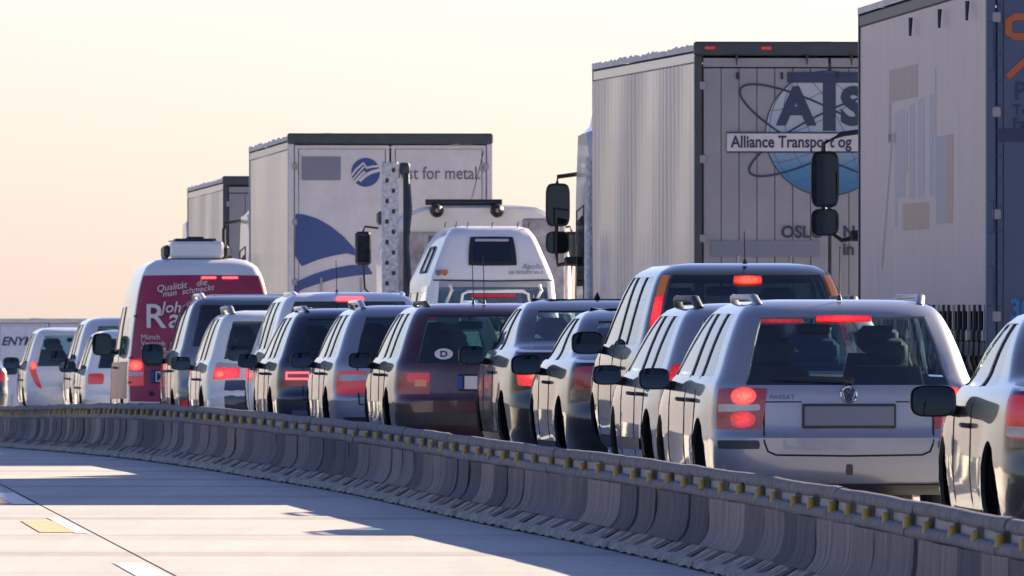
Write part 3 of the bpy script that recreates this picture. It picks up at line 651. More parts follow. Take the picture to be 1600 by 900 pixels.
# --- tall car with pillar lights
c = wagon('suv', 'pale tall car with red and amber lights running up its rear pillars', 'car', 1.75, 93.6, 'taupe', keys=SUV, P=PSUV, rw=(1.10,1.60,.86), belt=1.09, top=1.58, wind=(1.12,1.56), wr=.34, wy=(.92,3.6), kz=1.02, glass='glass', rg='glass_dark', handle=.92, mirror=1.10, msize=(.24,.17,.14), mm=M['black'], n=4.2)
for (z0, z1, mt) in ((1.02, 1.10, 'clear_lens'), (1.105, 1.24, 'lens'), (1.245, 1.47, 'brake'), (1.475, 1.62, 'amber')):
    a0, a1 = c.a_of(.885), .62
    t_ = c.patch('tail_light', [(a0, z0), (a1, z0), (a1, z1), (a0, z1)], M[mt], .010, None, .05)
c.brake_bar(1.585, .16, 'brake_hot', .05, .02); c.antenna(.5, 0, .24, .06); c.plate(.78); c.wiper(1.13)
c.seam([(-.44, 1.05), (-.44, .76), (.44, .76), (.44, 1.05)])

# --- black low sedan
c = wagon('sedan', 'low black sedan with unlit dark red tail lights ahead of the tall pale car', 'car', 1.30, 100.2, 'blackcar', keys=SEDAN, P=PS, rw=(1.06,1.30,.80), belt=.985, top=1.32, wind=(1.0,1.32), wy=(.98,3.62), kz=.985, mirror=.94, msize=(.24,.16,.14), n=2.9, cr=(.55,.26))
c.patch('tail_light', [(c.a_of(.70), .74), (.70, .74), (.74, .92), (c.a_of(.66), .93)], M['lens_dark'], .008, None, .35); c.plate(.60); c.fin(1.95)

# --- dark brown sedan, brakes lit
c = wagon('sedan', 'dark brown sedan with glowing brake lights and a small fin on its roof', 'car', .86, 107, 'brown', keys=SEDAN, P=PS, rw=(1.06,1.305,.82), belt=.985, top=1.32, wind=(1.0,1.32), wy=(.98,3.62), kz=1.045, kw=1.02, mirror=.94, msize=(.22,.16,.14), n=3.0, hm=M['black'], cr=(.5,.26))
t_ = c.patch('tail_light', [(c.a_of(.66), .73), (.66, .73), (.70, .90), (c.a_of(.60), .90)], M['brake'], .008, None, .4)
for e_, sg in zip(t_, (-1, 1)): c.patch('bulb', [(c.a_of(.76), .785), (.55, .785), (.56, .845), (c.a_of(.75), .845)], M['brake_hot'], .012, e_, .9, (sg,))
c.fin(1.75); c.plate(.60); c.brake_bar(1.10, .2, 'brake_mid', .02); c.seam([(-.42, .95), (-.40, .66), (0, .64), (.40, .66), (.42, .95)])

# --- maroon wagon with the D sticker
c = wagon('station_wagon', 'maroon station wagon with an oval D sticker on its rear window', 'car', -.20, 113.6, 'maroon', kz=1.0, kw=.99, rg='glass_green', glass='glass_green', hm=M['black'])
t_ = c.patch('tail_light', [(c.a_of(.64), .63), (.66, .63), (.66, .83), (c.a_of(.64), .83)], M['lens_dark'], .008, None, .03)
for e_, sg in zip(t_, (-1, 1)):
    c.patch('amber_segment', [(c.a_of(.65), .735), (c.a_of(.88), .735), (c.a_of(.88), .82), (c.a_of(.65), .82)], M['lens'], .0105, e_, .05, (sg,))
    c.patch('amber_segment', [(c.a_of(.68), .70), (c.a_of(.80), .70), (c.a_of(.80), .76), (c.a_of(.68), .76)], M['amber'], .012, e_, .05, (sg,))
ai = c.a_of(.62); c.patch('reflector_panel', [(-ai, .64), (ai, .64), (ai, .82), (-ai, .82)], M['maroon'], .006, None, .02, (1,), (15, 5))
c.plate(.735, .52, .115, ('plate',)); c.rails(.62, 2.2, M['trim'], .05, .018); c.wiper(.935)
c.antenna(.62, 0, .42, .02); c.antenna(.70, -.09, .40, -.02); c.bumper_strip(.36, .47, .8, 'trim', .012)
zs_ = .985; p = c.rear(zs_, -c.a_of(.52)); n_ = c.rn(zs_, -.35)
st = empty('country_sticker', p+n_*.006); st.parent = c.root; st.rotation_euler = (-.5, 0, -.08)
mb = MB(); mb.poly([(.082*math.cos(q), .055*math.sin(q)) for q in np.linspace(0, 2*math.pi, 28)[:-1]], -.003, .0); mb.build('sticker_oval', M['text_white'], st)
text('sticker_letter', 'D', .085, M['black'], st, (0, -.0045, -.030), .002, align='CENTER', sx=1.1)

# --- silver wagon with rails
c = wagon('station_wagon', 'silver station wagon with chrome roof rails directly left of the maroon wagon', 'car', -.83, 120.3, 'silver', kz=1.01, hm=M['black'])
t_ = c.patch('tail_light', [(c.a_of(.62), .62), (.70, .60), (.66, .84), (c.a_of(.66), .84)], M['lens'], .008, None, .3)
for e_, sg in zip(t_, (-1, 1)): c.patch('clear_segment', [(c.a_of(.64), .745), (.64, .735), (.63, .80), (c.a_of(.66), .80)], M['clear_lens'], .011, e_, .4, (sg,))
c.rails(.60, 2.2, M['chrome'], .075, .022, .03); c.plate(.72); c.bumper_strip(.33, .40, .6); c.wiper(.935); c.brake_bar(1.325, .22, 'lens', .02)
c.seam([(-.46, .90), (-.44, .52), (0, .50), (.44, .52), (.46, .90)], .007)

# --- dark blue wagon with LED lights
c = wagon('station_wagon', 'dark blue station wagon with glowing angular LED tail lights', 'car', -1.47, 127.2, 'darkblue', kz=1.02, kw=1.02, hm=M['black'], n=3.0)
t_ = c.patch('tail_light', [(.36, .70), (.66, .68), (.64, .86), (.36, .84)], M['lens_dark'], .008, None, .15)
for e_, sg in zip(t_, (-1, 1)):
    for za, zb in ((.815, .832), (.755, .772)): c.patch('led_strip', [(.37, za), (.60, za), (.60, zb), (.37, zb)], M['led'], .0115, e_, 0, (sg,))
    c.patch('led_strip', [(.59, .755), (.61, .755), (.61, .832), (.59, .832)], M['led'], .0118, e_, 0, (sg,))
c.rails(.60, 2.2, M['darkblue'], .05, .02, .04); c.plate(.60); c.wiper(.935); c.seam([(-.45, .88), (-.44, .56), (0, .54), (.44, .56), (.45, .88)])
c.bumper_strip(.33, .45, .55, 'greyblue')

# --- pale minivan with a high brake light
c = wagon('minivan', 'pale minivan with a long lit brake light under its roof edge and thin antenna', 'car', -1.66, 132.9, 'white_car', keys=SUV, P=PSUV, rw=(1.10,1.585,.86), belt=1.09, top=1.58, wind=(1.12,1.56), wr=.32, wy=(.92,3.6), kz=1.0, kl=1.04, kw=1.04, rg='glass_dark', handle=.88, mirror=1.05, msize=(.22,.16,.14), n=4.0, mm=M['black'])
c.patch('tail_light', [(c.a_of(.80), .80), (.66, .80), (.64, 1.10), (c.a_of(.84), 1.10)], M['lens'], .008, None, .2)
c.brake_bar(1.605, .22, 'led', .04, .012); c.antenna(.6, -.12, .34, .02); c.rails(.55, 2.2, M['white_car'], .04, .02, .05); c.plate(.85)

# --- white crossover with lit tail light
c = wagon('suv', 'white crossover with a lit red and white tail light and arched roof rail', 'car', -2.46, 138.8, 'white_car', keys=SUV, P=PSUV, rw=(1.10,1.56,.84), belt=1.09, top=1.58, wind=(1.12,1.56), wr=.33, wy=(.92,3.6), kz=.915, kw=1.0, rg='glass', handle=.86, mirror=1.06, msize=(.22,.15,.14), n=3.0, mm=M['black'])
t_ = c.patch('tail_light', [(.36, .80), (.66, .78), (.62, .93), (.36, .91)], M['brake'], .008, None, .25)
for e_, sg in zip(t_, (-1, 1)):
    c.patch('bulb', [(.50, .81), (.62, .80), (.60, .88), (.50, .88)], M['brake_hot'], .0115, e_, .8, (sg,))
    c.patch('clear_segment', [(.36, .90), (.62, .92), (.60, .97), (.36, .95)], M['clear_lens'], .0095, e_, .3, (sg,))
c.patch('tailgate_panel', [(-.50,.40), (.50,.40), (.50,.78), (-.50,.78)], M['darkblue'], .004, None, .1, (1,), (15, 5))
c.rails(.5, 2.1, M['steel'], .08, .024, .03); c.plate(.70); c.wiper(1.02)

# --- silver minivan with wide dark window
c = wagon('minivan', 'white roofed minivan with a wide dark rear window and roof rails, beside the crimson van', 'car', -2.91, 144.8, 'greyblue', keys=SUV, P=PSUV, rw=(1.12,1.575,.88), belt=1.09, top=1.58, wind=(1.12,1.56), wr=.32, wy=(.92,3.6), kz=1.05, kl=1.02, kw=1.03, rg='glass_dark', handle=.86, mirror=1.05, msize=(.25,.24,.15), n=4.0, mm=M['trim'])
c.patch('tail_light', [(c.a_of(.84), .40), (.64, .40), (.64, .56), (c.a_of(.84), .56)], M['lens'], .008, None, .2)
c.patch('chrome_strip', [(-.46, 1.02), (.46, 1.02), (.46, 1.07), (-.46, 1.07)], M['clear_lens'], .008, None, .05, (1,), (15, 3))
c.rails(.5, 2.3, M['white_car'], .06, .022, .04)
mb = MB(); z = c.z1
for y in np.linspace(.75, 2.1, 5): mb.tube([(-.45, y, z+.0), (.45, y, z+.0)], .012, 6)
mb.build('roof_rib', M['white_car'], c.root); c.plate(.80)

# --- crimson van
c = Car('panel_van', 'high roofed white and crimson transporter van with white lettering on its rear', 'van', -3.64, 151.2, VAN, M['white_car'], .985, .913, .98, None, 'cars queueing in the lane beside the barrier', 5.6, (.34,.26), (.6,.25))
K = .913
c.body(1.22*K, 1.86*K, [(.7,.85),(2.0,1.98),(2.15,2.12),(3.35,2.85)], None, (1.25*K,1.95*K), .32, (1.0, 3.9))
c.door_lines = [2.07, 3.6]; c.side_seams(); c.handles([2.25], .97); c.mirrors(3.28, 1.26, (.24,.27,.16), out=.18)
aw = .62
tg = c.patch('tailgate', [(-aw, .56), (aw, .56), (aw, 2.06), (-aw, 2.06)], M['crimson'], .006, None, .04, (1,), (31, 21))[0]
c.patch('rear_bumper', [(-.86, .33), (.86, .33), (.86, .545), (-.86, .545)], M['crimson'], .012, None, .03, (1,), (25, 5))
for zz in (.79, 1.08, 1.57): c.seam([(-aw, zz), (-aw+.05, zz)], .012, M['crimson'], 'hinge', .02)
t_ = c.patch('tail_light', [(c.a_of(.80), .75), (.64, .75), (.64, 1.07), (c.a_of(.80), 1.07)], M['lens'], .012, None, .08)
for e_, sg in zip(t_, (-1, 1)):
    c.patch('bulb', [(c.a_of(.82), .93), (.62, .93), (.62, 1.05), (c.a_of(.82), 1.05)], M['brake_hot'], .016, e_, .6, (sg,))
    c.patch('clear_segment', [(c.a_of(.81), .87), (.63, .87), (.63, .915), (c.a_of(.81), .915)], M['clear_lens'], .015, e_, .1, (sg,))
for x0, x1 in ((-.02, .17), (.24, .44)): c.patch('high_brake_light', [(c.a_of(abs(x0)/.75)*(1 if x0 > 0 else -1), 2.015), (c.a_of(x1/.75), 2.015), (c.a_of(x1/.75), 2.04), (c.a_of(abs(x0)/.75)*(1 if x0 > 0 else -1), 2.04)], M['led'], .012, None, .3, (1,))
def on_rear(nm, body, size, x, z, **k): return text(nm, body, size, k.pop('mat', M['text_white']), c.root, (x, c.rear(z, c.a_of(min(.95, abs(x)/c.w(z)))).y-.03, z), **k)
on_rear('lettering', 'R', .40, -.70, 1.44, bold=.004, sx=1.05); on_rear('lettering', 'ad', .33, -.42, 1.44, bold=.003, shear=.1)
on_rear('lettering', 'Johann', .18, -.50, 1.62, bold=.002, shear=.2); on_rear('lettering', 'Qualit\u00e4t', .11, -.55, 1.86, bold=0, shear=.3, rz=.14); on_rear('lettering', 'die', .11, -.08, 1.925, bold=0, shear=.3, rz=.14)
on_rear('lettering', 'man', .10, -.48, 1.80, bold=0, shear=.3, rz=.14); on_rear('lettering', 'schmeckt', .10, -.25, 1.832, bold=0, shear=.3, rz=.14)
for k, (tx, sz) in enumerate((('M\u00fcnch', .085), ('Vertrieb', .085), ('TRANSPORTE', .075))): on_rear('lettering', tx, sz, -.74, 1.30-k*.075, bold=.002 if k == 2 else 0, sx=1.3 if k == 2 else 1)
e_ = c.plate(.86, .50, .125, ('plate',), x0=-.36); text('plate_lettering', 'M', .13, M['navy'], e_, (-.20, -.026, -.045), .003)
c.patch('handle_recess', [(-.44, .98), (-.12, .98), (-.12, 1.045), (-.44, 1.045)], M['black'], .012, None, .1, (1,))
mb = MB(); mb.poly([(.035*math.cos(q)-.62, .028*math.sin(q)+.66) for q in np.linspace(0, 6.283, 14)[:-1]], c.rear(.66, .4).y-.02, c.rear(.66, .4).y+.03); mb.build('tow_cover', M['black'], c.root)
mb = MB(); mb.box((-.05, 1.0, 2.365), (.64, .9, .20), 0, .03); e_ = mb.build('roof_unit', M['white_car'], c.root, 30)
mb = MB(); mb.box((-.40, 1.0, 2.345), (.08, .80, .15), 0, .03); mb.box((.30, 1.0, 2.345), (.08, .80, .15), 0, .03); mb.box((-.05, 1.0, 2.487), (.5, .5, .03), 0, .012); mb.box((-.05, 1.05, 2.510), (.2, .4, .03), 0, .01); mb.build('unit_cover', M['black'], e_, 30)

for sg in (-1, 1):
    mb = MB(); mb.grid([[c.side(z, y, sg)+Vector((sg*.004, 0, 0)) for y in np.linspace(.42, 4.1, 24)] for z in np.linspace(.60, 1.04, 8)], 0, sg < 0); mb.build('painted_reflection', M['crimson'], c.root, 60)  # crimson strip: maroon reflection on the lower flank, painted in as colour

# --- white cars far left
c = wagon('hatchback', 'white car mostly hidden in front of the crimson van', 'car', -5.13, 179, 'white_car', keys=SUV, P=PSUV, rw=(1.10,1.56,.84), belt=1.09, top=1.58, wind=(1.12,1.56), kz=.93, wr=.31, wy=(.92,3.6), mirror=1.12, msize=(.24,.16,.14), hm=M['black']); c.patch('tail_light', [(c.a_of(.7), .8), (.66, .8), (.66, .95), (c.a_of(.7), .95)], M['lens'], .008); c.plate(.7)
c = wagon('minivan', 'white tall car left of the crimson van with dark rear window', 'car', -5.62, 189, 'white_car', keys=SUV, P=PSUV, rw=(1.10,1.56,.72), belt=1.09, top=1.58, wind=(1.12,1.56), kz=1.04, wr=.33, wy=(.92,3.6), mirror=1.12, msize=(.24,.16,.14), rg='glass_dark', hm=M['black']); c.patch('tail_light', [(c.a_of(.8), .85), (.66, .85), (.66, 1.1), (c.a_of(.8), 1.1)], M['lens'], .008); c.plate(.7)
c = wagon('hatchback', 'small white hatchback with a drop shaped red tail light at the far left', 'car', -6.75, 200, 'white_car', keys=SUV, P=PSUV, rw=(1.04,1.56,.84), belt=1.09, top=1.58, wind=(1.12,1.56), kz=.94, kl=.88, wr=.30, wy=(.85,3.4), mirror=1.08, msize=(.26,.19,.14), hm=M['black'], n=2.8)
t_ = c.patch('tail_light', [(.44, .62), (.52, .66), (.72, .98), (.56, .96)], M['lens'], .008, None, .3)
for e_, sg in zip(t_, (-1, 1)): c.patch('bulb', [(.55, .92), (.68, .92), (.68, 1.05), (.55, 1.05)], M['brake_hot'], .012, e_, .9, (sg,))
c.plate(.66); c.wiper(1.08)
c = wagon('sedan', 'dark car at the left edge, ahead of the small white hatchback', 'car', -9.65, 224, 'darkblue', keys=SEDAN, P=PS, rw=(1.06,1.30,.80), belt=.985, top=1.32, wind=(1.0,1.32), wy=(.98,3.62), kz=1.0, mirror=.97, msize=(.24,.16,.14)); c.patch('tail_light', [(.40, .74), (.66, .74), (.66, .92), (.40, .92)], M['lens'], .008); c.plate(.6)

# ------------------------------------------------------------------ camper van
CAMP = [(.28,.80,.14,4.8),(.36,.88,.04,4.9),(.50,.915,0,4.98),(.72,.92,.0,4.98),(.95,.915,.03,4.8),(1.10,.905,.045,4.4),(1.2,.89,.06,4.2),(1.5,.85,.10,3.8),(1.80,.80,.17,3.45),(1.86,.795,.18,3.6),(1.92,.775,.20,3.6),(2.15,.67,.32,3.3),(2.38,.55,.46,3.0),(2.445,.49,.54,2.85),(2.475,.38,.7,2.6)]
c = Car('camper_van', 'white camper van with a tapered high roof and small black framed roof window', 'camper', -.19, 140, CAMP, M['fg_white'], .89, 1, 1, None, None, 4.4, (.32,.20), (.6,.3))
c.body(1.22, 1.76, [(.6,.72),(1.9,1.88),(2.0,1.98),(3.3,2.95)], (1.28, 1.80, .88), (1.24,1.80), .32, (1.0, 3.9), rear_glass='glass_sky')
c.door_lines = [1.95, 3.4]; c.side_seams(); c.mirrors(3.2, 1.42, (.24,.26,.14), M['white_car'], .24); c.insides(2.3, head=1.5)
c.seam([(-.62, 1.875), (-.5, 1.875), (0, 1.865), (.5, 1.875), (.62, 1.875)], .009, M['trim'], 'roof_seam', .004)
c.patch('grey_band', [(-.52, 1.80), (.52, 1.80), (.52, 1.862), (-.52, 1.862)], M['grey_band'], .003, None, .02, (1,), (15, 3))
wz0, wz1 = 2.035, 2.345
fr = c.patch('roof_window', [(-.265, wz0), (.265, wz0), (.29, wz1), (-.29, wz1)], M['black'], .02, None, .10, (1,), (13, 9), .03)[0]
c.patch('window_pane', [(-.215, wz0+.045), (.215, wz0+.045), (.235, wz1-.05), (-.235, wz1-.05)], M['glass_dark'], .026, fr, .10, (1,), (9, 5), .004)
c.patch('window_rim', [(-.22, wz1-.055), (.22, wz1-.055), (.22, wz1-.03), (-.22, wz1-.03)], M['clear_lens'], .028, fr, .0, (1,), (9, 3), .004)
for sg in (-1, 1):
    mb = MB(); pts = [c.side(z, y, sg)+Vector((sg*.006, 0, 0)) for z, y in ((1.98,1.25),(1.98,2.0),(2.25,1.95),(2.25,1.3))]; mb.tube(pts+[pts[0]], .016, 6); mb.build('side_window_frame', M['black'], c.root)
def on_c(nm, body, size, x, z, mat, **k): return text(nm, body, size, mat, c.root, (x, c.rear(z, c.a_of(min(.9, abs(x)/c.w(z)))).y-.012, z), **k)
on_c('lettering', 'Apollo', .085, .32, 2.0, M['slate_print'], shear=.15); on_c('lettering', 'DE REISEMOBILE', .048, .17, 1.945, M['slate_print'], sx=1.1)
for x, mt in ((-.60, 'slate_print'), (-.53, 'orange')):
    mb = MB(); y = c.rear(1.97, c.a_of(.75)).y; mb.poly([(x-.03, 1.99), (x-.03, 1.945), (x, 1.92), (x+.03, 1.945), (x+.03, 1.99)], y-.014, y-.010); mb.build('crest_sticker', M[mt], c.root)
mb = MB(); mb.tube([(-.38, .06, 1.30), (-.38, -.10, 1.55), (-.36, -.14, 1.72), (-.30, -.14, 1.75), (.30, -.14, 1.75), (.36, -.14, 1.72), (.38, -.10, 1.55), (.38, .06, 1.30)], .017, 8)
for x in (-.52, .46): mb.tube([(x, .12, 1.60), (x, -.02, 1.66), (x+.05, -.05, 1.76), (x+.03, -.02, 1.82)], .02, 8)
mb.tube([(-.38, .0, 1.30), (.38, .0, 1.30)], .017, 8); mb.build('bicycle_rack', M['white_car'], c.root, 50)
c.brake_bar(1.70, .35, 'lens', .03, .03); c.patch('tail_light', [(c.a_of(.9), .8), (.6, .8), (.6, 1.1), (c.a_of(.9), 1.1)], M['lens'], .01); c.plate(.8)
for k, x in enumerate((-.5, -.38, -.25, .02, .3, .42)): mb = MB(); mb.tube([(x, .62, 2.46), (x+.01, .62, 2.52)], .007, 5); mb.build('roof_stud', M['black'], c.root)

# ------------------------------------------------------------------ trucks
def curtain_mat(name, col, streak, amount=.5, sc=(1, 5, .35), gloss=.4):
    m, t, b = nodes(name); v = coords(t, sc); n1 = noise(t, v, 2.0, 7, .7); n2 = noise(t, coords(t, (1, 22, .5)), 1.3, 5, .7)
    r1 = ramp(t, [(.30, tuple(c*(1-amount)+s_*amount for c, s_ in zip(col, streak))), (.62, col)]); t.links.new(n1, r1.inputs[0])
    r2 = ramp(t, [(.3, (.80,.78,.77)), (.6, (1,1,1))]); t.links.new(n2, r2.inputs[0])
    mx = t.nodes.new('ShaderNodeMix'); mx.data_type = 'RGBA'; mx.blend_type = 'MULTIPLY'; mx.inputs[0].default_value = 1
    t.links.new(r1.outputs[0], mx.inputs[6]); t.links.new(r2.outputs[0], mx.inputs[7]); t.links.new(mx.outputs[2], b.inputs['Base Color'])
    b.inputs['Roughness'].default_value = .30; b.inputs['Coat Weight'].default_value = gloss; b.inputs['Coat Roughness'].default_value = .12
    if gloss < .2: b.inputs['Roughness'].default_value = .5; b.inputs['Specular IOR Level'].default_value = .25
    return m
M['curtain_a'] = curtain_mat('curtain_pale', (.66,.53,.49), (.44,.35,.35)); M['curtain_b'] = curtain_mat('curtain_cream', (.76,.63,.54), (.50,.38,.32), .6)
M['curtain_c'] = curtain_mat('curtain_pink', (.62,.49,.48), (.52,.41,.41), .5, (1, 2.2, .3), .05); M['tarp'] = plain('roof_tarp', (.55,.53,.52), .5, 0, .25, 5, .4)
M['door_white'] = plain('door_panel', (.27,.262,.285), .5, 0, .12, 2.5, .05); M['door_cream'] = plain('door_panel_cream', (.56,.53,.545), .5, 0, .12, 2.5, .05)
M['header'] = plain('dark_header', (.035,.045,.06), .5, 0, .2); M['chassis'] = plain('chassis', (.025,.025,.028), .6)
M['cab_white'] = paint('cab_white', (.66,.65,.64), 0, .4, .6, .2); M['spotted'] = plain('chipped_white_steel', (.52,.52,.55), .5, .1, .45, 22.0, .3)
M['globe'] = None
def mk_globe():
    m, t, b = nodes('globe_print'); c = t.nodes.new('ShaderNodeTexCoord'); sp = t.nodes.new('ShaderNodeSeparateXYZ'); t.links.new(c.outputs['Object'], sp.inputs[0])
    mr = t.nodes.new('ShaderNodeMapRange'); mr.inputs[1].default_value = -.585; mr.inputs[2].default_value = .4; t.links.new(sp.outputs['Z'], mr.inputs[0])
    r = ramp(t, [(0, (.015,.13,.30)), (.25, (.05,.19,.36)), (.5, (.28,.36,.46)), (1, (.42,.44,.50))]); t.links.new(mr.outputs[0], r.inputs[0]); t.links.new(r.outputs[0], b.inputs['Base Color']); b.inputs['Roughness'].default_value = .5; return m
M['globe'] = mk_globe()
def truck_root(name, label, X, d, yaw, group='trucks in the right hand lane'):
    r = empty(name, (X, d, ground_z(d)), yaw, math.atan((ground_z(d+8)-ground_z(d))/8)); tag(r, label, 'truck', group); return r
def curtain(root, sg, L, W, z0, z1, mat, rip=.008, pitch=.24, seed=0, sag=.0, y0=.12, fold=1.0):
    rr = random.Random(seed); n = int(L/pitch*6); rows = []
    folds = [(rr.uniform(.5, L-.5), rr.uniform(.04, .12), rr.uniform(-.02,.012)*fold) for _ in range(int(L*1.2))]
    for i in range(n+1):
        y = y0+(L-y0-.1)*i/n; row = []
        for z in np.linspace(z0, z1, 9):
            t = (z-z0)/(z1-z0); q = rip*math.sin(2*math.pi*y/pitch)*(.6+.4*math.sin(y*1.3+z)); q += sum(a*math.exp(-((y-b-.15*(t-.5)*math.sin(b*9))/s_)**2)*t*(1.2-t)*1.6 for b, s_, a in folds)
            row.append((sg*(W/2-.03+q+sag*math.sin(t*3.14)*math.sin(y/L*3.14)), y, z))
        rows.append(row)
    mb = MB(); mb.grid(rows, 0, sg < 0); return mb.build('side_curtain', mat, root, 180)
def trailer(root, L, W, z0, H, cmat, hm, dm, planks=0, seed=0, curtain_z0=None, rip=.008, pitch=.24, post='header', header_h=.12, split_x=0.0, bumpy=True, axles=(2.6, 3.9, 5.2), roof_mat='tarp', rail_mat=None, rise=0.0, fold=1.0):
    cz0 = curtain_z0 or z0-.05; top = H
    for sg in (-1, 1): curtain(root, sg, L, W, cz0, top-.20, cmat, rip, pitch, seed+sg, fold=fold)
    for sg in (-1, 1):
        mb = MB(); mb.box((sg*(W/2-.055), L/2+.02, top-.145), (.07, L-.06, .12), 0, .02); mb.build('top_rail', rail_mat or M['grey_band'], root)
    # roof sheet, uneven
    rr = random.Random(seed); rows = []
    ny = int(L*4)
    for i in range(ny+1):
        y = .02+(L-.04)*i/ny; rows.append([(x*(W/2-.01), y, top-.085+(0 if abs(x) == 1 and k in (0, 10) else .055+(rr.uniform(-.014,.022) if bumpy else 0)+.025*(1-x*x))) for k, x in enumerate((-1, -1, -.93, -.6, -.3, 0, .3, .6, .93, 1, 1))])
    mb = MB(); mb.grid(rows, 0, True); mb.build('roof', M[roof_mat], root, 35)
    mb = MB(); mb.box((0, L/2, z0-.02), (W-.04, L-.02, .12)); mb.build('floor', M['chassis'], root)
    mb = MB(); mb.box((0, L-.03, (z0+top)/2), (W-.03, .06, top-z0-.05)); mb.build('front_wall', dm, root)
    if rise:
        for o in root.children:
            if o.name.split('.')[0] in ('side_curtain', 'top_rail', 'roof', 'front_wall'):
                for v_ in o.data.vertices: v_.co.z += rise*(v_.co.y/L)*max(0, (v_.co.z-z0)/(H-z0))
    # rear frame
    for sg in (-1, 1):
        mb = MB(); mb.box((sg*(W/2-.035), .03, (z0+top-header_h)/2-.03), (.07, .12, top-header_h-z0+.06), 0, .008); mb.build('rear_post', M[post] if isinstance(post, str) else post, root)
    mb = MB(); mb.box((0, .02, top-header_h/2), (W+.01, .14, header_h), 0, .015); mb.build('rear_header', hm, root)
    doors = []
    for sg in (-1, 1):
        x0, x1 = (-W/2+.08, split_x-.012) if sg < 0 else (split_x+.012, W/2-.08); dz0, dz1 = z0, top-header_h-.015
        e = empty('door', ((x0+x1)/2, .0, (dz0+dz1)/2)); e.parent = root; doors.append(e); wd = x1-x0
        if planks:
            pw = wd/planks
            for k in range(planks): mb = MB(); mb.box((-wd/2+pw*(k+.5), .02, -.05), (pw-.006, .05, dz1-dz0-.11), 0, .003); mb.build('plank', dm, e)
            mb = MB(); mb.box((0, .02, (dz1-dz0)/2-.05), (wd, .054, .085), 0, .004); mb.build('door_head', dm, e)
            mb = MB(); mb.box((0, .05, 0), (wd-.01, .01, dz1-dz0-.02)); mb.build('door_backing', M['trim'], e)
        else:
            mb = MB(); mb.box((0, .02, 0), (wd, .05, dz1-dz0), 0, .006); mb.build('door_panel', dm, e)
            a, b = wd/2-.05, (dz1-dz0)/2-.05; pts = [(-a, -.006, -b), (-a, -.006, b), (a, -.006, b), (a, -.006, -b), (-a, -.006, -b)]
            mb = MB(); mb.tube(pts, .006, 5); mb.build('door_seal', M['header'], e)
        for z in (-(dz1-dz0)*.42, -(dz1-dz0)*.14, (dz1-dz0)*.14, (dz1-dz0)*.40):
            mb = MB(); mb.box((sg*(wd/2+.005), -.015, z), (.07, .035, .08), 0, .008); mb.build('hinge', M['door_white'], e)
        for q in (.30, .72):
            x = -sg*wd/2+sg*wd*q; mb = MB()
            if planks == 0: mb.tube([(x, -.022, -(dz1-dz0)/2), (x, -.022, -(dz1-dz0)*.12)], .014, 6)
            else: mb.tube([(x, -.022, -(dz1-dz0)/2), (x, -.022, -(dz1-dz0)*.2)], .014, 6)
            mb.box((x, -.02, -(dz1-dz0)/2+.35), (.04, .03, .18), 0, .006); mb.build('lock_rod', M['steel'], e, 40)
    # chassis, bumper, lights, wheels
    for sg in (-1, 1): mb = MB(); mb.box((sg*.45, L/2, z0-.22), (.10, L-.4, .28)); mb.build('chassis_beam', M['chassis'], root)
    mb = MB(); mb.box((0, .05, .52), (W-.10, .10, .12), 0, .01); mb.box((-.6, .15, .75), (.08, .10, .5)); mb.box((.6, .15, .75), (.08, .10, .5)); mb.build('underrun_bar', M['trim'], root)
    for sg in (-1, 1):
        mb = MB(); mb.box((sg*(W/2-.32), .02, z0-.16), (.45, .06, .14), 0, .015); mb.build('tail_light', M['lens'], root)
    for y in axles:
        for sg in (-1, 1): add_wheel(root, sg*(W/2-.22), y, .5, .36)
    return doors
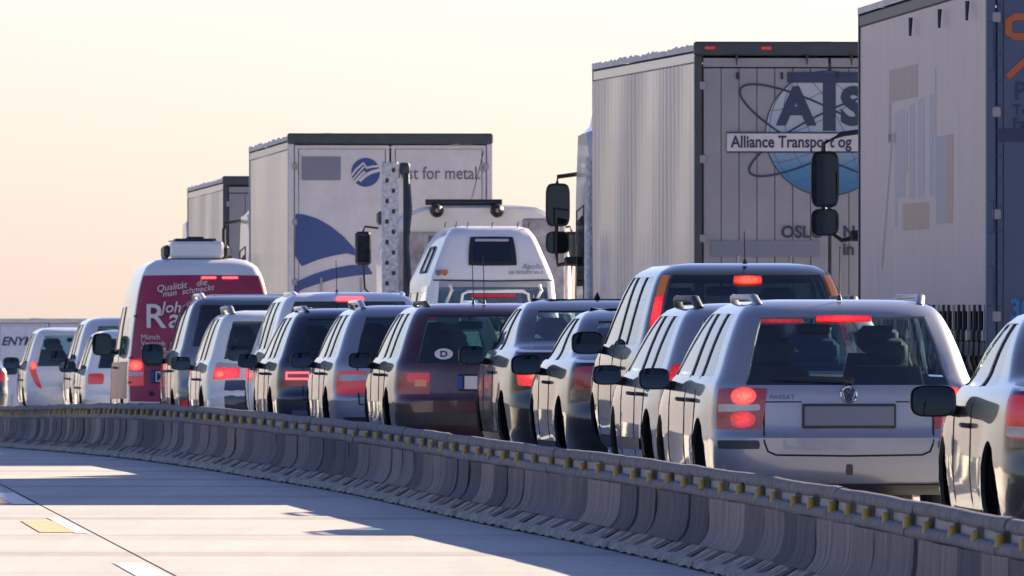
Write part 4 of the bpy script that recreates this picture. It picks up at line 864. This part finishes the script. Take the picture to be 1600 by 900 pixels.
def tractor(root, y0, W, H, mat, x_off=0.0, mirrors=None, stack=True, deflector=True, ln=2.2, mo=.21):
    prof = [(0, .75), (0, H-.55), (.12, H-.35), (.5, H-.06), (1.1, H), (1.75, H-.10), (ln-.12, H-.75), (ln-.02, 1.6), (ln+.08, .95), (ln+.1, .45), (ln-.6, .45), (ln-.65, 1.0), (ln-1.75, 1.0), (ln-1.8, .75)]
    e = empty('cab', (x_off, y0, 0)); e.parent = root; h = W/2; mb = MB(); n = len(prof); bev = .09
    rings = [[(sg*(h-b), y+(0 if not b else (.04 if y < ln/2 else -.04)), z-(b*.4 if z > 1 else 0)) for y, z in prof] for sg, b in ((-1, bev), (-1, 0), (1, 0), (1, bev))]
    rings[0] = [(-h, min(max(y, .05), ln), min(z, H-.09)) for y, z in prof]; rings[1] = [(-h+bev, y, z) for y, z in prof]
    rings[2] = [(h-bev, y, z) for y, z in prof]; rings[3] = [(h, min(max(y, .05), ln), min(z, H-.09)) for y, z in prof]
    mb.v = [p for r in rings for p in r]
    for a in range(3): mb.f += [(a*n+i, a*n+(i+1) % n, (a+1)*n+(i+1) % n, (a+1)*n+i) for i in range(n)]
    mb.f += [tuple(range(n))[::-1], tuple(3*n+i for i in range(n))]; mb.m = [0]*len(mb.f); mb.build('cab_shell', mat, e, 30)
    for sg in (-1, 1):
        mb = MB(); mb.add([(sg*(h+.004), y, z) for y, z in ((ln-1.25, 1.75), (ln-.28, 1.75), (ln-.40, 2.45), (ln-1.2, 2.5))], [(0,1,2,3)]); mb.build('door_window', M['glass_dark'], e)
        mb = MB(); mb.tube([(sg*(h+.002), y, z) for y, z in ((ln-1.35, 1.1), (ln-1.35, 2.6), (ln-.3, 2.55), (ln-.15, 1.7), (ln-.2, 1.1))], .01, 5); mb.build('door_gap', M['seam'], e)
    mb = MB(); mb.add([(x, y, z) for x, y, z in ((-h+.15, ln+.01, 1.65), (h-.15, ln+.01, 1.65), (h-.2, ln-.08, 2.55), (-h+.2, ln-.08, 2.55))], [(0,1,2,3)]); mb.build('windshield', M['glass_dark'], e)
    for sg in (-1, 1):
        for k, (zc, hh, ww) in enumerate(mirrors or ((2.60, .44, .24), (2.24, .22, .24))):
            m_ = empty('mirror', (sg*(h+mo), ln-.25, zc)); m_.parent = e; m_.rotation_euler = (0, 0, -sg*.08)
            mirror_shell(m_, (ww, hh, .13), M['black'])
        mb = MB(); mb.tube([(sg*(h-.02), ln-.2, 2.95), (sg*(h+.2), ln-.22, 2.92), (sg*(h+mo), ln-.22, 2.84), (sg*(h+mo), ln-.22, 2.1), (sg*(h+.2), ln-.2, 1.98), (sg*(h-.02), ln-.2, 2.02)], .024, 8); mb.box((sg*(h+.05), ln-.2, 2.02), (.16, .1, .1), 0, .02); mb.build('mirror_arm', M['black'], e, 50)
    if stack: [MB().box((q*(h-.05), -.14, 2.05), (.20, .16, 2.1), 0, .03).build('side_fairing', M['spotted'], e) for q in (-1, 1)]
    if deflector:
        mb = MB(); mb.add([(-h+.1, 1.5, H-.02), (h-.1, 1.5, H-.02), (h-.15, .25, H+.55), (-h+.15, .25, H+.55), (-h+.1, .1, H-.3), (h-.1, .1, H-.3)], [(0,1,2,3), (0,3,4), (1,5,2), (2,5,4,3), (0,4,5,1)]); mb.build('air_deflector', mat, e)
    for y in (.2-1.6, ln-.75):
        for sg in (-1, 1): add_wheel(root, x_off+sg*(W/2-.2), y0+y, .5, .32)
    for sg in (-1, 1): mb = MB(); mb.box((x_off+sg*.42, y0-.9, .78), (.1, 4.2, .25)); mb.build('chassis_beam', M['chassis'], root)
    return e
def poly_on(root, nm, pts, mat, off, th=.003): mb = MB(); mb.poly(pts, off-th, off); return mb.build(nm, mat, root)

# --- ATS trailer
r = truck_root('semi_truck', 'white semi trailer with a blue globe and big ATS letters on plank doors', 2.98, 120, .0655)
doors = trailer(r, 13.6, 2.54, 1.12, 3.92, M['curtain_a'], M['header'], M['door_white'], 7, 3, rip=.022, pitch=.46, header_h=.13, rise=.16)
tractor(r, 14.3, 2.46, 3.45, M['cab_white'], 0, ((2.62, .46, .26), (2.22, .24, .26)))
for x in (-1.13, -.60, .60, 1.13): mb = MB(); mb.box((x, -.06, 3.86), (.10, .03, .035), 0, .008); mb.build('marker_light', M['lens'], r)
for x in (-.88, -.22, .20): poly_on(r, 'door_stop', [(x-.012, 3.80), (x+.012, 3.80), (x+.004, 3.70), (x-.004, 3.70)], M['black'], -.05, .03)
for x in (-.87, -.45, .07): mb = MB(); mb.box((x, -.02, 3.60), (.022, .03, .065), 0, .005); mb.build('door_catch', M['black'], r)
gx, gz, gr = -.02, 3.06, .585; Y = -.012
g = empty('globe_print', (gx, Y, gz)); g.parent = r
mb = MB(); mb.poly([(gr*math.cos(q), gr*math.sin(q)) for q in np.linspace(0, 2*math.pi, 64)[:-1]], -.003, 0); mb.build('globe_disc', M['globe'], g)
def stroke(root, nm, pts, wd, mat, y, closed=False):
    mb = MB(); P2 = [Vector((p[0], p[1])) for p in pts]; L_, R_ = [], []
    for i, p in enumerate(P2):
        a = P2[i-1] if (i or closed) else P2[0]; b = P2[(i+1) % len(P2)] if (i < len(P2)-1 or closed) else P2[-1]
        t = (b-a).normalized(); n_ = Vector((-t.y, t.x))*wd/2; L_.append((p.x+n_.x, y, p.y+n_.y)); R_.append((p.x-n_.x, y, p.y-n_.y))
    if closed: L_.append(L_[0]); R_.append(R_[0])
    mb.grid([L_, R_]); return mb.build(nm, mat, root)
for k, (kx, tilt) in enumerate(((.25, .45), (.62, .45), (.92, .45))):
    pts = [(gr*(kx*math.cos(q)*math.cos(tilt)-math.sin(q)*math.sin(tilt)), gr*(kx*math.cos(q)*math.sin(tilt)+math.sin(q)*math.cos(tilt))) for q in np.linspace(0, 2*math.pi, 50)[:-1]]; stroke(g, 'meridian', pts, .007, M['slate_print'], -.0045, True)
for lat in (-.75, -.4, 0, .4, .75):
    cc = math.sqrt(1-lat*lat); pts = [(gr*(cc*math.cos(q)*math.cos(.45)-(lat+.18*cc*math.sin(q))*math.sin(.45)), gr*(cc*math.cos(q)*math.sin(.45)+(lat+.18*cc*math.sin(q))*math.cos(.45))) for q in np.linspace(math.pi, 2*math.pi, 26)]; stroke(g, 'parallel', pts, .007, M['slate_print'], -.005)
stroke(g, 'globe_rim', [(gr*math.cos(q), gr*math.sin(q)) for q in np.linspace(0, 2*math.pi, 64)[:-1]], .010, M['navy'], -.0052, True)
def ell(a, b, tl, n=60): return [(gx+a*math.cos(q)*math.cos(tl)-b*math.sin(q)*math.sin(tl), gz+a*math.cos(q)*math.sin(tl)+b*math.sin(q)*math.cos(tl)) for q in np.linspace(0, 2*math.pi, n)[:-1]]
stroke(r, 'orbit_ring', ell(.92, .22, -.47), .020, M['navy'], Y-.0075, True); stroke(r, 'orbit_ring', ell(.82, .19, .46), .020, M['navy'], Y-.0078, True)
poly_on(r, 'letter_bar', [(-.40, 3.535), (.40, 3.535), (.40, 3.635), (-.40, 3.635)], M['navy'], Y-.008)
poly_on(r, 'letter_stem', [(-.065, 3.085), (.055, 3.085), (.055, 3.534), (-.065, 3.534)], M['navy'], Y-.008)
text('letter', 'A', .475, M['navy'], r, (-.475, Y-.010, 3.155), .022); text('letter', 'S', .475, M['navy'], r, (.105, Y-.010, 3.155), .022)
poly_on(r, 'banner', [(-.97, 2.885), (.97, 2.885), (.97, 3.065), (-.97, 3.065)], M['door_cream'], Y-.011)
stroke(r, 'banner_outline', [(-.97, 2.885), (.97, 2.885), (.97, 3.065), (-.97, 3.065)], .014, M['navy'], Y-.0165, True)
text('lettering', 'Alliance Transport og', .155, M['navy'], r, (-.93, Y-.0165, 2.93), .004, sx=.83)
text('lettering', 'OSLO', .155, M['navy'], r, (-.46, Y-.006, 2.085), .005); text('lettering', 'N', .155, M['navy'], r, (.12, Y-.006, 2.085), .005); text('lettering', 'in', .155, M['navy'], r, (.12, Y-.006, 1.925), .005)
poly_on(r, 'grey_patch', [(-1.12, 1.905), (-.10, 1.905), (-.10, 2.055), (-1.12, 2.055)], M['patch'], Y-.004)

# --- nearest truck at the right edge
r = truck_root('semi_truck', 'nearest semi trailer at the right edge, faded print on its pale curtain, blue rear', 4.86, 97, .0455)
doors = trailer(r, 13.6, 2.54, 1.10, 4.0, M['curtain_c'], M['truck_blue'], M['truck_blue'], 0, 11, 1.36, .0, .9, post=M['truck_blue'], rail_mat=M['header'], fold=.0, bumpy=False)
tractor(r, 14.35, 2.20, 3.4, M['cab_white'], .10, ((2.52, .50, .25), (2.14, .24, .25)), mo=.36)
def on_side(nm, y0, y1, za, zb, mat): mb = MB(); x = -2.54/2+.0288; mb.add([(x, y1, za), (x, y0, za), (x, y0, zb), (x, y1, zb)], [(0,1,2,3)]); return mb.build(nm, mat, r)
for nm_, k_ in (('f_brown', (.36,.28,.28)), ('f_blue', (.40,.40,.48)), ('f_orange', (.46,.29,.24)), ('f_grey', (.33,.34,.41))): M[nm_] = curtain_mat('faded_print_'+nm_[2:], k_, tuple(c_*.85 for c_ in k_), .5, (1, 2.2, .3), .05)
for y0, y1, za, zb, mt in ((7.1, 10.2, 3.10, 3.37, 'f_brown'), (9.95, 10.25, 2.78, 3.10, 'f_brown'), (9.4, 10.3, 2.76, 2.84, 'f_brown'), (5.9, 8.7, 2.02, 2.24, 'f_orange'), (4.2, 5.2, 2.05, 2.75, 'f_grey'), (3.5, 4.2, 2.05, 2.75, 'f_orange'),
                           (8.5, 9.3, 2.30, 3.02, 'f_blue'), (7.4, 8.0, 2.28, 3.05, 'f_blue'), (6.4, 7.1, 2.28, 3.08, 'f_blue'), (5.5, 5.9, 2.28, 3.1, 'f_blue'), (5.2, 5.35, 2.25, 3.3, 'f_blue'), (9.3, 9.6, 2.05, 3.0, 'f_blue'), (8.2, 8.3, 2.5, 3.0, 'f_grey')): on_side('faded_print', y0, y1, za, zb, M[mt])
mb = MB(); x = -2.54/2+.0288; mb.add([(x, 10.0, 2.76), (x, 9.8, 2.76), (x, 10.9, 1.72), (x, 11.1, 1.72)], [(0,1,2,3)]); mb.build('faded_print', M['f_brown'], r)
for y in (1.7, 4.4, 7.4): mb = MB(); mb.tube([(-1.275, y, 3.75), (-1.28, y, 3.60)], [.02,.012], 6); mb.build('curtain_roller', M['trim'], r)
for k in range(26):                                    # buckles and straps hanging under the curtain
    y = .35+k*.5; mb = MB(); mb.box((-1.25, y, 1.30), (.02, .06, .22)); mb.box((-1.262, y, 1.17), (.03, .09, .09), 0, .01); mb.tube([(-1.25, y, 1.12), (-1.255, y+.05, .98), (-1.22, y+.14, .90)], .014, 5); mb.build('curtain_buckle', M['steel'] if k % 3 == 0 else M['trim'], r)
W2 = 1.27
for x0 in (-1.255,): pass
Y = -.012
poly_on(r, 'rear_edge_panel', [(-1.18, 3.05+.72), (1.18, 3.77), (1.18, 3.84), (-1.18, 3.84)], M['navy'], Y)
stroke(r, 'orange_emblem', [(-.88, 3.59), (-1.05, 3.59), (-1.10, 3.56), (-1.10, 3.47), (-1.06, 3.44), (-.85, 3.44)], .055, M['orange'], Y-.002)
stroke(r, 'orange_emblem', [(-1.11, 3.13), (-.93, 3.30), (-.7, 3.30)], .05, M['orange'], Y-.002)
text('lettering', 'P', .19, M['navy'], r, (-1.06, Y-.002, 2.965), .003); text('lettering', 'Tel', .115, M['navy'], r, (-1.07, Y-.002, 2.845), .001); text('lettering', 'Fax', .115, M['navy'], r, (-1.07, Y-.002, 2.745), .001)
poly_on(r, 'navy_band', [(-1.19, 2.645), (1.19, 2.645), (1.19, 2.75-.01), (-1.19, 2.74)], M['navy'], Y)
text('lettering', '30', .22, M['cyan'], r, (-1.095, Y-.002, 1.30), .006, sx=.8)
for za, zb in ((3.18, 3.55), (1.95, 2.2), (1.4, 1.7)): stroke(r, 'corner_bracket', [(-1.255, za), (-1.215, za), (-1.215, zb), (-1.255, zb)], .010, M['navy'], -.034)
for k in range(14):
    for x in (-1.19, -1.165): poly_on(r, 'rivet', [(x-.006, 1.2+k*.19), (x+.006, 1.2+k*.19), (x+.006, 1.212+k*.19), (x-.006, 1.212+k*.19)], M['navy'], -.012)

# --- box truck with blue swoosh
r = truck_root('box_truck', 'dirty white box truck with royal blue swoosh and round mountain emblem on its doors', -1.50, 158, .087)
doors = trailer(r, 7.5, 2.53, 1.10, 3.885, M['curtain_b'], M['header'], M['door_cream'], 0, 23, rip=.006, pitch=.55, post='door_cream', header_h=.13, axles=(1.9,))
tractor(r, 8.1, 2.4, 3.1, M['cab_white'], 0, ((2.42, .18, .2),), False)
Y = -.012
def pz(px, py, c0=(380, 200), sc=3.4625): X_ = c0[0]+px/sc; y_ = c0[1]+py/sc; return ((X_-610)/126.6, 1.754-(y_-478)/126.6)
poly_on(r, 'blue_swoosh', [pz(*q) for q in ((283,465),(330,468),(400,490),(470,530),(540,585),(600,650),(640,700),(560,678),(480,692),(400,714),(315,748),(278,690))], M['royal'], Y)
poly_on(r, 'blue_swoosh', [pz(*q) for q in ((272,805),(295,828),(380,790),(480,760),(580,742),(670,738),(700,790),(600,800),(500,815),(400,845),(330,868),(270,900))], M['royal'], Y)
ce = pz(662, 240); rr_ = .178
poly_on(r, 'emblem_disc', [(ce[0]+rr_*math.cos(q), ce[1]+rr_*math.sin(q)) for q in np.linspace(0, 2*math.pi, 40)[:-1]], M['royal'], Y)
for pts, wd in (([(585,258),(612,222),(650,190),(668,216),(700,208),(738,206)], .026), ([(590,282),(622,244),(654,208)], .020), ([(628,288),(655,262),(690,240),(740,226)], .040), ([(600,296),(640,250),(660,236)], .030)): stroke(r, 'emblem_stroke', [pz(*q) for q in pts], wd, M['door_cream'], Y-.005)
text('lettering', 'Best for metal.', .225, M['slate_print'], r, (.02, Y, 3.32), .001, sx=.82); text('lettering', '\u00ae', .10, M['slate_print'], r, (1.11, Y, 3.41), .0)
poly_on(r, 'grey_patch', [(-1.10, 3.305), (-.615, 3.305), (-.615, 3.595), (-1.10, 3.595)], M['patch'], Y)

# --- small trailer behind it
r = truck_root('semi_truck', 'pale trailer with a rounded dark roof edge behind the box truck with the swoosh', -2.85, 182.5, .0640)
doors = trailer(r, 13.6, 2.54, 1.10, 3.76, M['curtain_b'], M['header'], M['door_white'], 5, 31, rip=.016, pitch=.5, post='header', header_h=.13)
tractor(r, 14.3, 2.46, 3.3, M['cab_white'], 0, None, False, False)
poly_on(r, 'red_print', [(-.98, 3.05), (-.80, 3.16), (-.80, 3.08)], M['red_print'], -.012)

# --- far trailer over the crest
r = truck_root('semi_truck', 'far pale blue trailer low on the left beyond the white hatchback', -10.85, 300, .05)
doors = trailer(r, 13.6, 2.56, 1.10, 3.90, M['curtain_a'], M['door_cream'], M['truck_blue'] if False else plain('pale_blue_panel', (.52,.56,.66), .5, 0, .1), 0, 41, post='door_cream', header_h=.10)
text('lettering', 'ENYMO', .28, M['navy'], r, (-1.12, -.012, 3.28), .008, .3, sx=.98)
tractor(r, 14.3, 2.46, 3.5, M['cab_white'], 0, None, False)

# --- recovery truck with the white mast
r = truck_root('recovery_truck', 'white cab truck with a chipped white mast and two round lamps on its roof bar', -.40, 146.5, YAW)
e = empty('cab', (.28, 3.5, 0)); e.parent = r
mb = MB(); rows = []
for y, k in ((0, 0), (.06, 1), (1.7, 1), (2.0, .5)):
    hh = 2.87 if k else 2.83; hw = 1.10 if k else 1.06
    if k == .5: hh, hw = 2.2, 1.08
    rows.append([(-hw, y, .7), (-hw, y, 1.5), (-hw+.01, y, 2.2), (-hw+.10, y, hh-.30), (-hw+.22, y, hh-.12), (-hw+.42, y, hh-.03), (-.4, y, hh), (.4, y, hh), (hw-.42, y, hh-.03), (hw-.22, y, hh-.12), (hw-.10, y, hh-.30), (hw-.01, y, 2.2), (hw, y, 1.5), (hw, y, .7)])
mb.grid(rows); mb.add(rows[0], [tuple(range(14))]); mb.add(rows[-1], [tuple(range(14))[::-1]]); mb.build('cab_shell', M['cab_white'], e, 35)
mb = MB(); mb.box((.05, -.05, 1.65), (2.0, .05, 1.80), 0, .02); mb.build('bulkhead', M['dirty_white'], e)
for x in (-.62, -.1, .4, .85): mb = MB(); mb.box((x, -.09, 1.65), (.06, .04, 1.76), 0, .006); mb.build('bulkhead_rib', M['dirty_white'], e)
mb = MB(); mb.box((-.52, -.12, 1.7), (.14, .04, 1.6), 0, .01); mb.build('cable_duct', M['slate_print'], e)
mb = MB(); mb.tube([(-.62, .05, 2.90), (.28, .05, 2.90)], .035, 8); mb.box((-.5, .1, 2.84), (.05, .1, .10)); mb.box((.16, .1, 2.84), (.05, .1, .10)); mb.build('roof_bar', M['black'], e, 50)
for x in (-.49, .22):
    b_ = empty('roof_lamp', (x, -.03, 2.80)); b_.parent = e; b_.rotation_euler = (0, 0, math.pi/2)
    mb = MB(); mb.lathe_x([(.12, .03), (.08, .07), (-.05, .085), (-.06, .08)], 18); mb.build('lamp_shell', M['black'], b_, 50, rot=(0, 0, math.pi))
    mb = MB(); mb.lathe_x([(-.055, .062), (-.06, .0005)], 18); mb.build('lamp_lens', M['clear_lens'], b_, rot=(0, 0, 0))
mb = MB(); mb.box((-1.02, 1.8, 2.74), (.10, .35, .16), 0, .03); mb.build('sun_visor', M['header'], e)
for sg in (-1, 1):
    m_ = empty('mirror', (sg*1.24, 1.75, 2.38)); m_.parent = e
    mb = MB(); mb.box((0, 0, 0), (.19, .12, .40), 0, .03); mb.build('housing', M['black'], m_); mb = MB(); mb.box((0, -.062, 0), (.15, .006, .34), 0, .002); mb.build('mirror_glass', M['mirror'], m_)
    mb = MB(); mb.tube([(sg*1.06, 1.75, 2.62), (sg*1.22, 1.75, 2.64), (sg*1.24, 1.75, 2.58)], .014, 6); mb.tube([(sg*1.24, 1.75, 2.2), (sg*1.22, 1.75, 1.9), (sg*1.06, 1.75, 1.75)], .014, 6); mb.build('mirror_arm', M['black'], e)
mb = MB(); mb.box((-.80, 2.9, 2.0), (.19, .16, 2.72), 0, .015); ms = mb.build('mast', M['spotted'], r)
for k in range(14): mb = MB(); mb.box((-.80+(.035 if k % 2 else -.04), 2.818, 1.7+k*.12), (.04, .006, .05), 0, .002); mb.build('mast_hole', M['black'], ms)
mb = MB(); mb.box((-.61, 2.92, 2.0), (.07, .10, 2.6), 0, .01); mb.box((-.63, 2.9, 3.28), (.12, .14, .14), 0, .02); mb.tube([(-.58, 2.88, 3.1), (-.56, 2.86, 2.8), (-.60, 2.86, 2.4), (-.56, 2.86, 1.9)], .02, 6); mb.build('lift_ram', M['header'], r, 50)
mb = MB(); mb.box((1.0, 2.9, 1.75), (.5, .1, 1.9), 0, .02); mb.build('tool_locker', M['dirty_white'], r)
mb = MB(); mb.box((0, 1.6, .98), (2.4, 3.3, .14), 0, .02); mb.build('loading_bed', M['steel'], r); 
for sg in (-1, 1): mb = MB(); mb.box((sg*.42, 2.7, .78), (.1, 5.2, .24)); mb.build('chassis_beam', M['chassis'], r)
for y in (1.2, 4.9):
    for sg in (-1, 1): add_wheel(r, sg*1.0-.1, y, .46, .30)
for sg in (-1, 1): mb = MB(); mb.box((sg*.95, -.03, .92), (.4, .06, .12), 0, .01); mb.build('tail_light', M['lens'], r)
mb = MB(); mb.tube([(.2, 3.6, 2.9), (.35, 3.6, 3.5)], .006, 5); mb.build('antenna', M['black'], r)

# ------------------------------------------------------------------ guard rail along the right verge
gr_ = empty('guard_rail', (lane_x(120, 9.6), 120, ground_z(120))); tag(gr_, 'galvanised guard rail along the far right verge behind the trucks', 'guard rail')
def gp(d): return Vector((lane_x(d, 9.6), d, ground_z(d))) - Vector(gr_.location)
mb = MB(); mb.grid([[gp(d)+Vector((x, 0, z)) for x, z in ((0,.44),(-.05,.50),(-.05,.56),(0,.60),(-.05,.64),(-.05,.70),(0,.75))] for d in range(30, 262, 4)]); mb.build('rail_beam', M['steel'], gr_, 40)
mb = MB(); mb.box((.06, 0, .35), (.06, .10, .72), 0, .005); pm = mb.mesh('rail_post', M['steel'])
for d in range(30, 262, 4): link('rail_post', pm, gr_, gp(d))
